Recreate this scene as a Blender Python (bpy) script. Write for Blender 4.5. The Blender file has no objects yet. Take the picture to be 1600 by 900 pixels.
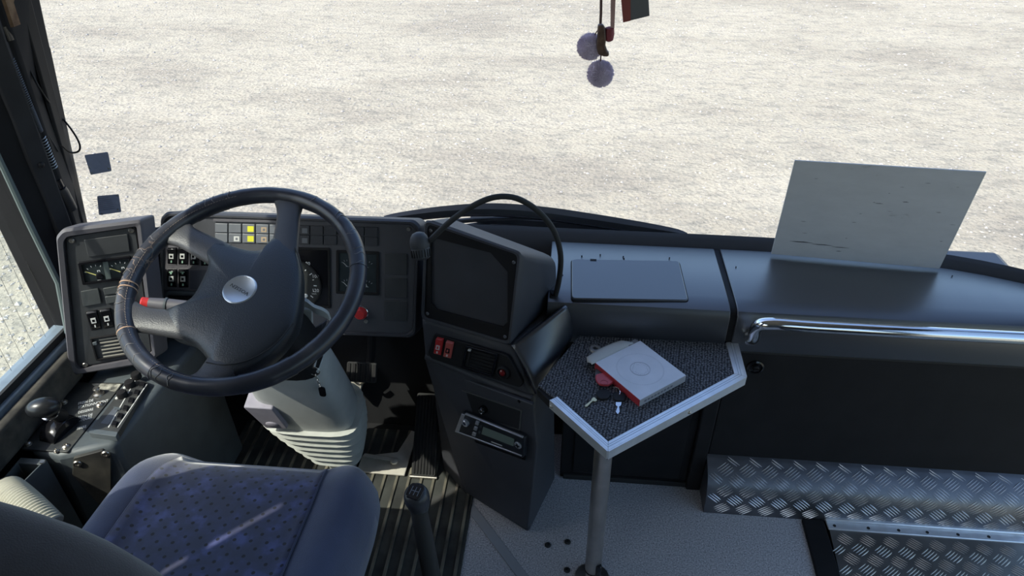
import bpy, math, random
from mathutils import Vector, Matrix, noise
from math import sin, cos, pi, radians, atan2, hypot

random.seed(7)
scene = bpy.context.scene
col = scene.collection

# ------------------------------------------------------------------ camera
FPX = 1100.0
PITCH, YAW, CAMZ = radians(35), radians(5), 1.65
CAM = Vector((0, 0, CAMZ))
_c, _s = cos(YAW), sin(YAW)
RGT = Vector((_c, _s, 0))
FWH = Vector((-_s, _c, 0))
FWD = FWH * cos(PITCH) + Vector((0, 0, -sin(PITCH)))
UPV = FWH * sin(PITCH) + Vector((0, 0, cos(PITCH)))
cd = bpy.data.cameras.new('camera')
cam = bpy.data.objects.new('camera', cd)
col.objects.link(cam)
cd.sensor_width = 36
cd.lens = 36 * FPX / 1600
cd.clip_start = 0.02
cam.matrix_world = Matrix(((RGT.x, UPV.x, -FWD.x, 0), (RGT.y, UPV.y, -FWD.y, 0), (RGT.z, UPV.z, -FWD.z, CAMZ), (0, 0, 0, 1)))
scene.camera = cam

# ------------------------------------------------------------------ light
SUN_EL, SUN_FRONT = radians(50), radians(-40)
SUNDIR = Vector((-cos(SUN_EL) * cos(SUN_FRONT), cos(SUN_EL) * sin(SUN_FRONT), sin(SUN_EL)))
world = bpy.data.worlds.new('world')
scene.world = world
world.use_nodes = True
wn = world.node_tree
wn.nodes.clear()
sky = wn.nodes.new('ShaderNodeTexSky')
sky.sky_type = 'NISHITA'
sky.sun_disc = False
sky.sun_elevation = SUN_EL
sky.sun_rotation = atan2(SUNDIR.x, SUNDIR.y)
sky.air_density = 1.0
sky.dust_density = 2.0
sky.ozone_density = 3.0
bgn = wn.nodes.new('ShaderNodeBackground')
bgn.inputs['Strength'].default_value = 0.40
wo = wn.nodes.new('ShaderNodeOutputWorld')
wn.links.new(sky.outputs[0], bgn.inputs[0])
wn.links.new(bgn.outputs[0], wo.inputs[0])
sd = bpy.data.lights.new('sun', 'SUN')
sd.energy = 5.4
sd.angle = radians(0.53)
sd.color = (1.0, 0.95, 0.87)
sun = bpy.data.objects.new('sun', sd)
col.objects.link(sun)
sun.rotation_euler = SUNDIR.to_track_quat('Z', 'Y').to_euler()
sun.location = (-6, 1, 8)

vs = scene.view_settings
vs.view_transform = 'Standard'
vs.look = 'None'
vs.exposure = 0.0
vs.gamma = 1.0
vs.use_curve_mapping = False

# ------------------------------------------------------------------ measuring helpers
def ray(px, py):
    return FWD + RGT * ((px - 800) / FPX) + UPV * ((450 - py) / FPX)
def onpl(px, py, P, n):
    d = ray(px, py)
    return CAM + d * ((Vector(P) - CAM).dot(n) / d.dot(n))
def az(px, py, z): return onpl(px, py, (0, 0, z), Vector((0, 0, 1)))
def ay(px, py, y): return onpl(px, py, (0, y, 0), Vector((0, 1, 0)))
def ax(px, py, x): return onpl(px, py, (x, 0, 0), Vector((1, 0, 0)))

class Fr:
    """a flat panel's own frame: u right, v up, n out of the face"""
    def __init__(s, O, u, v):
        s.O = Vector(O); s.u = Vector(u).normalized()
        v = Vector(v); s.v = (v - s.u * v.dot(s.u)).normalized()
        s.n = s.u.cross(s.v)
    def M(s):
        u, v, n, O = s.u, s.v, s.n, s.O
        return Matrix(((u.x, v.x, n.x, O.x), (u.y, v.y, n.y, O.y), (u.z, v.z, n.z, O.z), (0, 0, 0, 1)))
    def loc(s, px, py, h=0.0):
        P = onpl(px, py, s.O + s.n * h, s.n) - s.O
        return (P.dot(s.u), P.dot(s.v))
    def locs(s, pts, h=0.0): return [s.loc(x, y, h) for x, y in pts]
    def W(s, a, b, h=0.0): return s.O + s.u * a + s.v * b + s.n * h
    def to(s, P):
        P = Vector(P) - s.O
        return Vector((P.dot(s.u), P.dot(s.v), P.dot(s.n)))

# ------------------------------------------------------------------ mesh helpers
def rpoly(pts, r, n=4):
    """rounded polygon; r scalar"""
    out = []
    N = len(pts)
    for i in range(N):
        p0, p, p1 = Vector(pts[i - 1]), Vector(pts[i]), Vector(pts[(i + 1) % N])
        a, b = (p0 - p), (p1 - p)
        la, lb = a.length, b.length
        rr = min(r, la * .45, lb * .45)
        A, B = p + a / la * rr, p + b / lb * rr
        for k in range(n + 1):
            t = k / n
            q = A * (1 - t) ** 2 + p * 2 * t * (1 - t) + B * t * t
            out.append(tuple(q))
    return out

def ccw(pts):
    A = sum(pts[i - 1][0] * pts[i][1] - pts[i][0] * pts[i - 1][1] for i in range(len(pts)))
    return list(pts) if A > 0 else list(pts)[::-1]

def catmull(pts, n=8, closed=False):
    P = [Vector(p) for p in pts]
    out = []
    N = len(P)
    rng = range(N) if closed else range(N - 1)
    for i in rng:
        if closed:
            p0, p1, p2, p3 = P[i - 1], P[i], P[(i + 1) % N], P[(i + 2) % N]
        else:
            p0 = P[i - 1] if i else P[0] * 2 - P[1]
            p1, p2 = P[i], P[i + 1]
            p3 = P[i + 2] if i + 2 < N else P[-1] * 2 - P[-2]
        for k in range(n):
            t = k / n
            out.append(.5 * ((2 * p1) + (p2 - p0) * t + (2 * p0 - 5 * p1 + 4 * p2 - p3) * t * t + (3 * p1 - p0 - 3 * p2 + p3) * t ** 3))
    if not closed: out.append(P[-1])
    return out

class MB:
    def __init__(s, M=None):
        s.v = []; s.f = []; s.M = M
    def add(s, vs, fs, M=None):
        o = len(s.v)
        for p in vs:
            p = Vector(p)
            if len(p) == 2: p = Vector((p[0], p[1], 0))
            if M: p = M @ p
            if s.M: p = s.M @ p
            s.v.append(tuple(p))
        for f in fs: s.f.append(tuple(i + o for i in f))
        return s
    def box(s, x0, x1, y0, y1, z0, z1, M=None):
        return s.add([(x0, y0, z0), (x1, y0, z0), (x1, y1, z0), (x0, y1, z0), (x0, y0, z1), (x1, y0, z1), (x1, y1, z1), (x0, y1, z1)],
                     [(3, 2, 1, 0), (4, 5, 6, 7), (0, 1, 5, 4), (1, 2, 6, 5), (2, 3, 7, 6), (3, 0, 4, 7)], M)
    def prism(s, pts, h0, h1, M=None, taper=None):
        pts = ccw(pts); n = len(pts)
        top = pts
        if taper:
            cx = sum(p[0] for p in pts) / n; cy = sum(p[1] for p in pts) / n
            top = [(cx + (p[0] - cx) * taper, cy + (p[1] - cy) * taper) for p in pts]
        vs = [(p[0], p[1], h0) for p in pts] + [(p[0], p[1], h1) for p in top]
        fs = [tuple(range(n))[::-1], tuple(range(n, 2 * n))] + [(i, (i + 1) % n, n + (i + 1) % n, n + i) for i in range(n)]
        return s.add(vs, fs, M)
    def ringplate(s, outer, inner, h0, h1, M=None):
        """frame between two outlines of equal point count"""
        n = len(outer)
        vs = [(p[0], p[1], h0) for p in outer] + [(p[0], p[1], h0) for p in inner] + [(p[0], p[1], h1) for p in outer] + [(p[0], p[1], h1) for p in inner]
        fs = []
        for i in range(n):
            j = (i + 1) % n
            fs += [(2 * n + i, 2 * n + j, 3 * n + j, 3 * n + i), (i, n + i, n + j, j), (i, j, 2 * n + j, 2 * n + i), (n + i, 3 * n + i, 3 * n + j, n + j)]
        return s.add(vs, fs, M)
    def loft(s, rings, caps=True, closed=False, M=None):
        n = len(rings[0]); vs = [p for r in rings for p in r]; fs = []
        m = len(rings)
        for k in range(m if closed else m - 1):
            a, b = k * n, ((k + 1) % m) * n
            for i in range(n):
                j = (i + 1) % n
                fs.append((a + i, a + j, b + j, b + i))
        if caps and not closed:
            fs.append(tuple(range(n))[::-1]); fs.append(tuple(range((m - 1) * n, m * n)))
        return s.add(vs, fs, M)
    def tube(s, path, r, n=10, closed=False, M=None):
        P = [Vector(p) for p in path]; N = len(P)
        rr = r if isinstance(r, (list, tuple)) else [r] * N
        rings = []; up = None
        for i in range(N):
            if closed: t = P[(i + 1) % N] - P[i - 1]
            else: t = P[min(i + 1, N - 1)] - P[max(i - 1, 0)]
            t.normalize()
            if up is None:
                up = Vector((0, 0, 1)) if abs(t.z) < .9 else Vector((1, 0, 0))
            a = (up - t * up.dot(t)); a.normalize(); up = a
            b = t.cross(a)
            rings.append([P[i] + (a * cos(2 * pi * k / n) + b * sin(2 * pi * k / n)) * rr[i] for k in range(n)])
        return s.loft(rings, True, closed, M)
    def cyl(s, a, b, r0, r1=None, n=16, M=None):
        return s.tube([a, b], [r0, r0 if r1 is None else r1], n, False, M)
    def lathe(s, prof, n=24, M=None):
        """profile of (radius, height) about local z"""
        return s.loft([[(r * cos(2 * pi * k / n), r * sin(2 * pi * k / n), z) for k in range(n)] for r, z in prof], True, False, M)
    def ball(s, c, rx, ry=None, rz=None, n=16, m=10, M=None):
        ry = rx if ry is None else ry; rz = rx if rz is None else rz
        c = Vector(c); rings = []
        for i in range(m + 1):
            a = -pi / 2 + pi * i / m
            q = max(cos(a), 1e-3)
            rings.append([c + Vector((rx * q * cos(2 * pi * k / n), ry * q * sin(2 * pi * k / n), rz * sin(a))) for k in range(n)])
        return s.loft(rings, True, False, M)
    def grid(s, fn, nu, nv, M=None, thick=None):
        vs = [fn(i / nu, j / nv) for j in range(nv + 1) for i in range(nu + 1)]
        fs = [(j * (nu + 1) + i, j * (nu + 1) + i + 1, (j + 1) * (nu + 1) + i + 1, (j + 1) * (nu + 1) + i) for j in range(nv) for i in range(nu)]
        return s.add(vs, fs, M)
    def build(s, name, mat, parent=None, bevel=0.0, seg=2, smooth=35, solid=0.0):
        me = bpy.data.meshes.new(name)
        me.from_pydata(s.v, [], s.f)
        me.validate(); me.update()
        if smooth:
            for p in me.polygons: p.use_smooth = True
            me.set_sharp_from_angle(angle=radians(smooth))
        me.materials.append(mat)
        o = bpy.data.objects.new(name, me)
        col.objects.link(o)
        if parent: o.parent = parent
        if solid:
            m = o.modifiers.new('solid', 'SOLIDIFY'); m.thickness = solid; m.offset = 0
        if bevel:
            m = o.modifiers.new('bevel', 'BEVEL'); m.width = bevel; m.segments = seg; m.limit_method = 'ANGLE'; m.angle_limit = radians(38)
            m.harden_normals = False
        return o

def thing(name, label, cat, M=None, group=None):
    o = bpy.data.objects.new(name, None); col.objects.link(o)
    o.empty_display_size = .05
    if M is not None: o.matrix_world = M if isinstance(M, Matrix) else Matrix.Translation(Vector(M))
    o['label'] = label; o['category'] = cat
    if group: o['group'] = group
    return o
def tag(o, label, cat, group=None):
    o['label'] = label; o['category'] = cat
    if group: o['group'] = group
    return o
def struct(o, label=None):
    o['kind'] = 'structure'
    if label: o['label'] = label
    return o
def plab(o, label): o['label'] = label; return o
def stuff(o): o['kind'] = 'stuff'; return o

def text_mesh(name, body, size, mat, parent, M, align='LEFT', depth=0.0004, sx=1.0):
    c = bpy.data.curves.new(name, 'FONT'); c.body = body; c.size = size; c.align_x = align; c.align_y = 'CENTER'; c.extrude = depth
    c.resolution_u = 2
    o = bpy.data.objects.new(name + '_tmp', c); col.objects.link(o)
    bpy.context.view_layer.update()
    me = bpy.data.meshes.new_from_object(o.evaluated_get(bpy.context.evaluated_depsgraph_get()))
    bpy.data.objects.remove(o); bpy.data.curves.remove(c)
    me.transform(M @ Matrix.Diagonal((sx, 1, 1, 1)))
    me.materials.clear(); me.materials.append(mat)
    t = bpy.data.objects.new(name, me); col.objects.link(t)
    if parent: t.parent = parent
    return t

# ------------------------------------------------------------------ materials
def mat(name, c, rough=.5, metal=0.0, spec=.5, var=0.0, vscale=30, bump=0.0, bscale=300, coat=0.0, c2=None, detail=4, sheen=0.0):
    m = bpy.data.materials.new(name); m.use_nodes = True
    nt = m.node_tree; b = nt.nodes['Principled BSDF']
    b.inputs['Base Color'].default_value = (*c, 1); b.inputs['Roughness'].default_value = rough
    b.inputs['Metallic'].default_value = metal; b.inputs['Specular IOR Level'].default_value = spec
    b.inputs['Coat Weight'].default_value = coat
    if sheen: b.inputs['Sheen Weight'].default_value = sheen
    tc = nt.nodes.new('ShaderNodeTexCoord')
    if var or c2:
        nz = nt.nodes.new('ShaderNodeTexNoise'); nz.inputs['Scale'].default_value = vscale; nz.inputs['Detail'].default_value = detail
        nt.links.new(tc.outputs['Object'], nz.inputs['Vector'])
        rp = nt.nodes.new('ShaderNodeValToRGB')
        rp.color_ramp.elements[0].position = .35; rp.color_ramp.elements[1].position = .68
        rp.color_ramp.elements[0].color = (*c, 1)
        rp.color_ramp.elements[1].color = (*(c2 if c2 else tuple(min(1, x * (1 + var)) for x in c)), 1)
        nt.links.new(nz.outputs[0], rp.inputs[0]); nt.links.new(rp.outputs[0], b.inputs['Base Color'])
    if bump:
        nb = nt.nodes.new('ShaderNodeTexNoise'); nb.inputs['Scale'].default_value = bscale; nb.inputs['Detail'].default_value = 2
        bp = nt.nodes.new('ShaderNodeBump'); bp.inputs['Strength'].default_value = bump; bp.inputs['Distance'].default_value = .002
        nt.links.new(tc.outputs['Object'], nb.inputs['Vector']); nt.links.new(nb.outputs[0], bp.inputs['Height']); nt.links.new(bp.outputs[0], b.inputs['Normal'])
    return m

def N(nt, typ, **kw):
    n = nt.nodes.new(typ)
    for k, v in kw.items():
        if k in n.inputs: n.inputs[k].default_value = v
        else: setattr(n, k, v)
    return n
def ramp(nt, stops):
    r = nt.nodes.new('ShaderNodeValToRGB'); e = r.color_ramp.elements
    e[0].position, e[0].color = stops[0][0], (*stops[0][1], 1)
    e[1].position, e[1].color = stops[-1][0], (*stops[-1][1], 1)
    for p, c in stops[1:-1]:
        q = e.new(p); q.color = (*c, 1)
    return r

PLASTIC = mat('charcoal_plastic', (.042, .043, .051), .55, var=.25, vscale=8, bump=.12, bscale=900)
PODPL = mat('grey_pod_plastic', (.105, .10, .112), .5, var=.15, vscale=10, bump=.12, bscale=900)
DASH = mat('dash_vinyl', (.020, .022, .029), .34, spec=.5, var=.15, vscale=5, bump=.08, bscale=800, coat=.9)
DASH.node_tree.nodes['Principled BSDF'].inputs['Coat Roughness'].default_value = .38
DASH.node_tree.nodes['Principled BSDF'].inputs['Coat IOR'].default_value = 1.75
BLACKPL = mat('black_plastic', (.012, .0115, .0125), .6, spec=.22, var=.3, vscale=12, bump=.1, bscale=900)
FACEPL = mat('dark_faceplate', (.036, .038, .041), .55, var=.45, vscale=14, bump=.1, bscale=1000)
GLOSSBLK = mat('gloss_black', (.008, .008, .01), .15)
DARKVOID = mat('dull_black', (.010, .010, .012), .9)
RUBBER = mat('black_rubber', (.018, .018, .018), .75, bump=.1, bscale=400)
SHELLGREY = mat('console_grey', (.070, .082, .090), .5, var=.35, vscale=12, bump=.08, bscale=700)
STEEL = mat('steel_screw', (.45, .42, .38), .35, metal=1, var=.3, vscale=200)
CHROME = mat('chrome', (.75, .75, .77), .12, metal=1)
BRUSHED = mat('brushed_steel', (.42, .40, .37), .32, metal=1, var=.3, vscale=20)
ALU = mat('aluminium', (.72, .74, .77), .38, metal=.75, var=.12, vscale=40)
WHITE = mat('white_print', (.75, .76, .76), .6)
PALEICON = mat('pale_icon', (.62, .62, .60), .6)
GREENICON = mat('green_icon', (.35, .55, .42), .6)
YELLOW = mat('yellow_lens', (.75, .72, .05), .4)
ORANGEICON = mat('orange_icon', (.45, .33, .22), .5)
LENSGREY = mat('lens_grey', (.16, .17, .19), .35)
RED = mat('red_plastic', (.55, .035, .035), .35)
PALERED = mat('faded_red_plastic', (.55, .11, .09), .4)
CREAM = mat('dusty_metal', (.48, .45, .39), .6, var=.25, vscale=25)
COLGREY = mat('column_grey', (.38, .39, .38), .55, var=.15, vscale=15)
BELLOW = mat('bellows_rubber', (.42, .43, .40), .65, var=.2, vscale=20)
LILAC = mat('grey_lilac_cover', (.26, .245, .29), .5, var=.15, vscale=40)

# woven / special materials
def special(name):
    m = bpy.data.materials.new(name); m.use_nodes = True
    nt = m.node_tree
    return m, nt, nt.nodes['Principled BSDF'], nt.links, N(nt, 'ShaderNodeTexCoord')

# gravel ground
GROUND, nt, B, L, tc = special('gravel_ground')
n1 = N(nt, 'ShaderNodeTexNoise', Scale=.55, Detail=5, Roughness=.6)
n2 = N(nt, 'ShaderNodeTexNoise', Scale=42, Detail=6, Roughness=.75)
n3 = N(nt, 'ShaderNodeTexVoronoi', Scale=30)
n4 = N(nt, 'ShaderNodeTexNoise', Scale=5, Detail=6, Roughness=.7)
mp = N(nt, 'ShaderNodeMapping'); mp.inputs['Scale'].default_value = (1, 2.0, 1)
L.new(tc.outputs['Object'], mp.inputs['Vector'])
for n_ in (n1, n4): L.new(mp.outputs[0], n_.inputs['Vector'])
for n_ in (n2, n3): L.new(tc.outputs['Object'], n_.inputs['Vector'])
r1 = ramp(nt, [(.35, (.36, .325, .258)), (.5, (.44, .40, .312)), (.65, (.485, .44, .345))])
r2 = ramp(nt, [(.29, (.30, .31, .32)), (.45, (.88, .88, .88)), (.62, (1, 1, 1)), (.78, (1.0, 1.0, 1.0))])
r4 = ramp(nt, [(.36, (.66, .69, .73)), (.52, (1, 1, 1)), (.7, (1.0, .99, .96))])
L.new(n1.outputs[0], r1.inputs[0]); L.new(n2.outputs[0], r2.inputs[0]); L.new(n4.outputs[0], r4.inputs[0])
mx = N(nt, 'ShaderNodeMixRGB', blend_type='MULTIPLY'); mx.inputs[0].default_value = .85
mx2 = N(nt, 'ShaderNodeMixRGB', blend_type='MULTIPLY'); mx2.inputs[0].default_value = .8
L.new(r1.outputs[0], mx.inputs[1]); L.new(r2.outputs[0], mx.inputs[2]); L.new(mx.outputs[0], mx2.inputs[1]); L.new(r4.outputs[0], mx2.inputs[2])
L.new(mx2.outputs[0], B.inputs['Base Color']); B.inputs['Roughness'].default_value = .95; B.inputs['Specular IOR Level'].default_value = .15
bp = N(nt, 'ShaderNodeBump', Strength=.55, Distance=.02)
ad = N(nt, 'ShaderNodeMath', operation='ADD'); L.new(n2.outputs[0], ad.inputs[0]); L.new(n3.outputs[0], ad.inputs[1])
L.new(ad.outputs[0], bp.inputs['Height']); L.new(bp.outputs[0], B.inputs['Normal'])

# speckled vinyl floor
VINYL, nt, B, L, tc = special('speckled_vinyl')
v1 = N(nt, 'ShaderNodeTexNoise', Scale=260, Detail=3, Roughness=.8)
L.new(tc.outputs['Object'], v1.inputs['Vector'])
r1 = ramp(nt, [(.34, (.14, .14, .145)), (.48, (.42, .412, .43)), (.56, (.51, .50, .52)), (.70, (.80, .80, .80))])
L.new(v1.outputs[0], r1.inputs[0]); L.new(r1.outputs[0], B.inputs['Base Color']); B.inputs['Roughness'].default_value = .6

# carpet of the little table: woven loops
CARPET, nt, B, L, tc = special('woven_carpet')
mp = N(nt, 'ShaderNodeMapping'); mp.inputs['Scale'].default_value = (150, 210, 1); mp.inputs['Rotation'].default_value = (0, 0, .12)
L.new(tc.outputs['Object'], mp.inputs['Vector'])
vo = N(nt, 'ShaderNodeTexVoronoi', Scale=1.0); vo.voronoi_dimensions = '2D'; vo.inputs['Randomness'].default_value = .45
L.new(mp.outputs[0], vo.inputs['Vector'])
nz = N(nt, 'ShaderNodeTexNoise', Scale=300, Detail=3); L.new(tc.outputs['Object'], nz.inputs['Vector'])
r1 = ramp(nt, [(.12, (.20, .205, .22)), (.34, (.085, .088, .10)), (.58, (.012, .012, .016))])
L.new(vo.outputs['Distance'], r1.inputs[0])
mx = N(nt, 'ShaderNodeMixRGB', blend_type='MULTIPLY'); mx.inputs[0].default_value = .8
r2 = ramp(nt, [(.35, (.4, .4, .4)), (.65, (1.5, 1.5, 1.5))]); L.new(nz.outputs[0], r2.inputs[0])
L.new(r1.outputs[0], mx.inputs[1]); L.new(r2.outputs[0], mx.inputs[2]); L.new(mx.outputs[0], B.inputs['Base Color'])
B.inputs['Roughness'].default_value = .9
bp = N(nt, 'ShaderNodeBump', Strength=.7, Distance=.004); bp.invert = True
L.new(vo.outputs['Distance'], bp.inputs['Height']); L.new(bp.outputs[0], B.inputs['Normal'])

# seat fabrics
BOLSTER = mat('blue_plush', (.028, .037, .080), .9, var=.35, vscale=14, bump=.3, bscale=500, sheen=.5)
SEATDOT, nt, B, L, tc = special('dotted_blue_fabric')
mp = N(nt, 'ShaderNodeMapping'); mp.inputs['Scale'].default_value = (44, 44, 0); mp.inputs['Rotation'].default_value = (0, 0, .78)
L.new(tc.outputs['Object'], mp.inputs['Vector'])
vo = N(nt, 'ShaderNodeTexVoronoi', Scale=1.0); vo.voronoi_dimensions = '2D'; vo.inputs['Randomness'].default_value = .12
L.new(mp.outputs[0], vo.inputs['Vector'])
nz = N(nt, 'ShaderNodeTexNoise', Scale=28, Detail=3); L.new(tc.outputs['Object'], nz.inputs['Vector'])
r1 = ramp(nt, [(.40, (.030, .034, .070)), (.54, (.036, .043, .10)), (.70, (.06, .075, .20))]); L.new(nz.outputs[0], r1.inputs[0])
r2 = ramp(nt, [(.13, (.012, .012, .025)), (.18, (1, 1, 1))]); L.new(vo.outputs['Distance'], r2.inputs[0])
mx = N(nt, 'ShaderNodeMixRGB', blend_type='MULTIPLY'); mx.inputs[0].default_value = .92
L.new(r1.outputs[0], mx.inputs[1]); L.new(r2.outputs[0], mx.inputs[2]); L.new(mx.outputs[0], B.inputs['Base Color'])
B.inputs['Roughness'].default_value = .9; B.inputs['Sheen Weight'].default_value = .4
BACKFAB = mat('dark_seat_fabric', (.030, .028, .034), .95, var=.3, vscale=20, bump=.3, bscale=500, sheen=.3)

# worn leather of the steering wheel
LEATHER, nt, B, L, tc = special('worn_leather')
vo = N(nt, 'ShaderNodeTexVoronoi', Scale=30); vo.feature = 'DISTANCE_TO_EDGE'
wr = N(nt, 'ShaderNodeTexNoise', Scale=14, Detail=3)
L.new(tc.outputs['Object'], wr.inputs['Vector'])
mv = N(nt, 'ShaderNodeMixRGB'); mv.inputs[0].default_value = .12
L.new(tc.outputs['Object'], mv.inputs[1]); L.new(wr.outputs['Color'], mv.inputs[2]); L.new(mv.outputs[0], vo.inputs['Vector'])
rc = ramp(nt, [(.006, (1, 1, 1)), (.022, (0, 0, 0))]); L.new(vo.outputs['Distance'], rc.inputs[0])
sp = N(nt, 'ShaderNodeSeparateXYZ'); L.new(tc.outputs['Object'], sp.inputs[0])
mr = N(nt, 'ShaderNodeMapRange'); mr.inputs['From Min'].default_value = -.17; mr.inputs['From Max'].default_value = -.235
L.new(sp.outputs[0], mr.inputs['Value'])
wn2 = N(nt, 'ShaderNodeTexNoise', Scale=9, Detail=4); L.new(tc.outputs['Object'], wn2.inputs['Vector'])
rw = ramp(nt, [(.45, (.04, .04, .04)), (.62, (1, 1, 1))]); L.new(wn2.outputs[0], rw.inputs[0])
ab = N(nt, 'ShaderNodeMath', operation='ABSOLUTE'); L.new(sp.outputs[1], ab.inputs[0])
my_ = N(nt, 'ShaderNodeMapRange'); my_.inputs['From Min'].default_value = .11; my_.inputs['From Max'].default_value = .05; L.new(ab.outputs[0], my_.inputs['Value'])
m0 = N(nt, 'ShaderNodeMath', operation='MULTIPLY'); L.new(mr.outputs[0], m0.inputs[0]); L.new(my_.outputs[0], m0.inputs[1])
m1 = N(nt, 'ShaderNodeMath', operation='MULTIPLY'); L.new(rc.outputs[0], m1.inputs[0]); L.new(m0.outputs[0], m1.inputs[1])
m2 = N(nt, 'ShaderNodeMath', operation='MULTIPLY'); L.new(m1.outputs[0], m2.inputs[0]); L.new(rw.outputs[0], m2.inputs[1])
base = ramp(nt, [(.35, (.018, .020, .030)), (.55, (.034, .036, .046)), (.75, (.10, .095, .098))]); L.new(wn2.outputs[0], base.inputs[0])
mx = N(nt, 'ShaderNodeMixRGB'); mx.inputs[2].default_value = (.50, .34, .24, 1)
L.new(m2.outputs[0], mx.inputs[0]); L.new(base.outputs[0], mx.inputs[1]); L.new(mx.outputs[0], B.inputs['Base Color'])
B.inputs['Roughness'].default_value = .33
bp = N(nt, 'ShaderNodeBump', Strength=.35, Distance=.003); L.new(wr.outputs[0], bp.inputs['Height']); L.new(bp.outputs[0], B.inputs['Normal'])
HUBPL = mat('hub_grained_plastic', (.024, .029, .036), .38, var=.2, vscale=6, bump=.35, bscale=420)
SPOKEPL = mat('spoke_plastic', (.052, .052, .057), .45, var=.2, vscale=10, bump=.3, bscale=420)

# checker plate metal, dusty
CHECK = mat('tread_plate', (.135, .138, .15), .40, metal=.85, var=.5, vscale=9)
CHECK2 = mat('tread_plate_worn', (.17, .158, .145), .42, metal=.8, var=.5, vscale=9)
BARMET = mat('tread_bar', (.46, .46, .48), .35, metal=.85, var=.2, vscale=30)
MATRUB = mat('mat_rubber', (.020, .021, .020), .8, c2=(.055, .058, .052), vscale=14)
RIBDUST = mat('dusty_rib', (.055, .05, .04), .85, c2=(.22, .20, .15), vscale=12)
BOARD, nt, B, L, tc = special('grey_board')
b1 = N(nt, 'ShaderNodeTexNoise', Scale=9, Detail=6, Roughness=.7)
mp = N(nt, 'ShaderNodeMapping'); mp.inputs['Scale'].default_value = (1, 2.5, 1); L.new(tc.outputs['Object'], mp.inputs[0]); L.new(mp.outputs[0], b1.inputs['Vector'])
r1 = ramp(nt, [(.24, (.30, .29, .28)), (.36, (.52, .515, .52)), (.7, (.58, .575, .58))]); L.new(b1.outputs[0], r1.inputs[0]); L.new(r1.outputs[0], B.inputs['Base Color'])
B.inputs['Roughness'].default_value = .6
SMUDGE = mat('black_smudge', (.09, .085, .085), .8)
STONE = mat('stone', (.30, .285, .265), .95, c2=(.50, .47, .41), vscale=1.2)

# glass
def glass(name, tint, gloss=.06):
    m = bpy.data.materials.new(name); m.use_nodes = True
    nt = m.node_tree; nt.nodes.clear()
    o = nt.nodes.new('ShaderNodeOutputMaterial'); t = nt.nodes.new('ShaderNodeBsdfTransparent'); g = nt.nodes.new('ShaderNodeBsdfGlossy')
    t.inputs[0].default_value = (*tint, 1); g.inputs['Roughness'].default_value = .02
    f = nt.nodes.new('ShaderNodeLayerWeight'); f.inputs[0].default_value = .5
    pw = nt.nodes.new('ShaderNodeMath'); pw.operation = 'POWER'; pw.inputs[1].default_value = 4
    ml = nt.nodes.new('ShaderNodeMath'); ml.operation = 'MULTIPLY_ADD'; ml.inputs[1].default_value = .6; ml.inputs[2].default_value = .02
    nt.links.new(f.outputs['Facing'], pw.inputs[0]); nt.links.new(pw.outputs[0], ml.inputs[0])
    mx = nt.nodes.new('ShaderNodeMixShader')
    nt.links.new(ml.outputs[0], mx.inputs[0]); nt.links.new(t.outputs[0], mx.inputs[1]); nt.links.new(g.outputs[0], mx.inputs[2]); nt.links.new(mx.outputs[0], o.inputs[0])
    return m
WGLASS = glass('windscreen_glass', (.97, .975, .97))
SGLASS = glass('side_glass', (.86, .91, .86))

# ------------------------------------------------------------------ setting: ground
GZ = -.8
g = MB().grid(lambda u, v: (-40 + 80 * u, -40 + 80 * v, GZ), 8, 8).build('ground', GROUND, smooth=0)
struct(g, 'pale dusty gravel yard outside the windscreen')
mb = MB()
def stone(mb, x, y, r):
    k = [r * random.uniform(.7, 1.25) for _ in range(6)]
    a = random.uniform(0, pi)
    vs = [(x + k[i] * cos(a + i * pi / 2), y + k[i] * sin(a + i * pi / 2), GZ + r * .12) for i in range(4)] + [(x + random.uniform(-.3, .3) * r, y + random.uniform(-.3, .3) * r, GZ + k[4] * .7), (x, y, GZ - r * .3)]
    mb.add(vs, [(0, 1, 4), (1, 2, 4), (2, 3, 4), (3, 0, 4), (1, 0, 5), (2, 1, 5), (3, 2, 5), (0, 3, 5)])
for i in range(9000):
    y = 2.2 + 10 * random.random() ** 1.4
    x = random.uniform(-1.05, 1.0) * (y * .85 + .3) - .1 * y
    stone(mb, x, y, random.choice([.006, .008, .008, .011, .011, .015]) * random.uniform(.6, 1.2) * (.6 + y * .09))
for i in range(2500):
    stone(mb, random.uniform(-5.5, -1.7), random.uniform(.4, 4.0), random.choice([.007, .01, .014, .02]) * random.uniform(.6, 1.3))
st = mb.build('gravel_stones', STONE, smooth=0)
st['kind'] = 'stuff'; st['label'] = 'loose pale gravel stones strewn over the yard'; st['category'] = 'gravel'

# ------------------------------------------------------------------ setting: bus shell
def wy(x, z=.64):
    return 1.72 - .15 * abs(x / 1.25) ** 5 - .17 * (z - .64)
XL, XR = -1.23, 1.30
mb = MB(); mb.box(-.235, .70, .15, 1.56, -.05, 0)
fl = struct(mb.build('floor', VINYL), 'speckled grey vinyl floor')
mb = MB(); mb.box(XL, -.235, -2.6, 1.62, -.05, -.004); struct(mb.build('floor', DARKVOID), 'dark floor under the rubber mat')
mb = MB(); mb.box(.70, XR, -2.6, 1.56, -.05, -.004); struct(mb.build('floor', DARKVOID), 'dark floor by the entrance')
mb = MB(); mb.box(-.235, .70, -2.6, .15, -.05, -.002); struct(mb.build('floor', MATRUB), 'dark aisle floor behind the cab')
# hole-head bolts of the floor
for (px, py) in ((856, 852), (887, 847), (886, 891)):
    p = az(px, py, 0)
    MB(Matrix.Translation(p)).lathe([(.0085, 0), (.0085, .002), (.006, .0045), (.003, .0045), (.0028, .002)], 14).build('bolt', RUBBER, fl)
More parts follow.
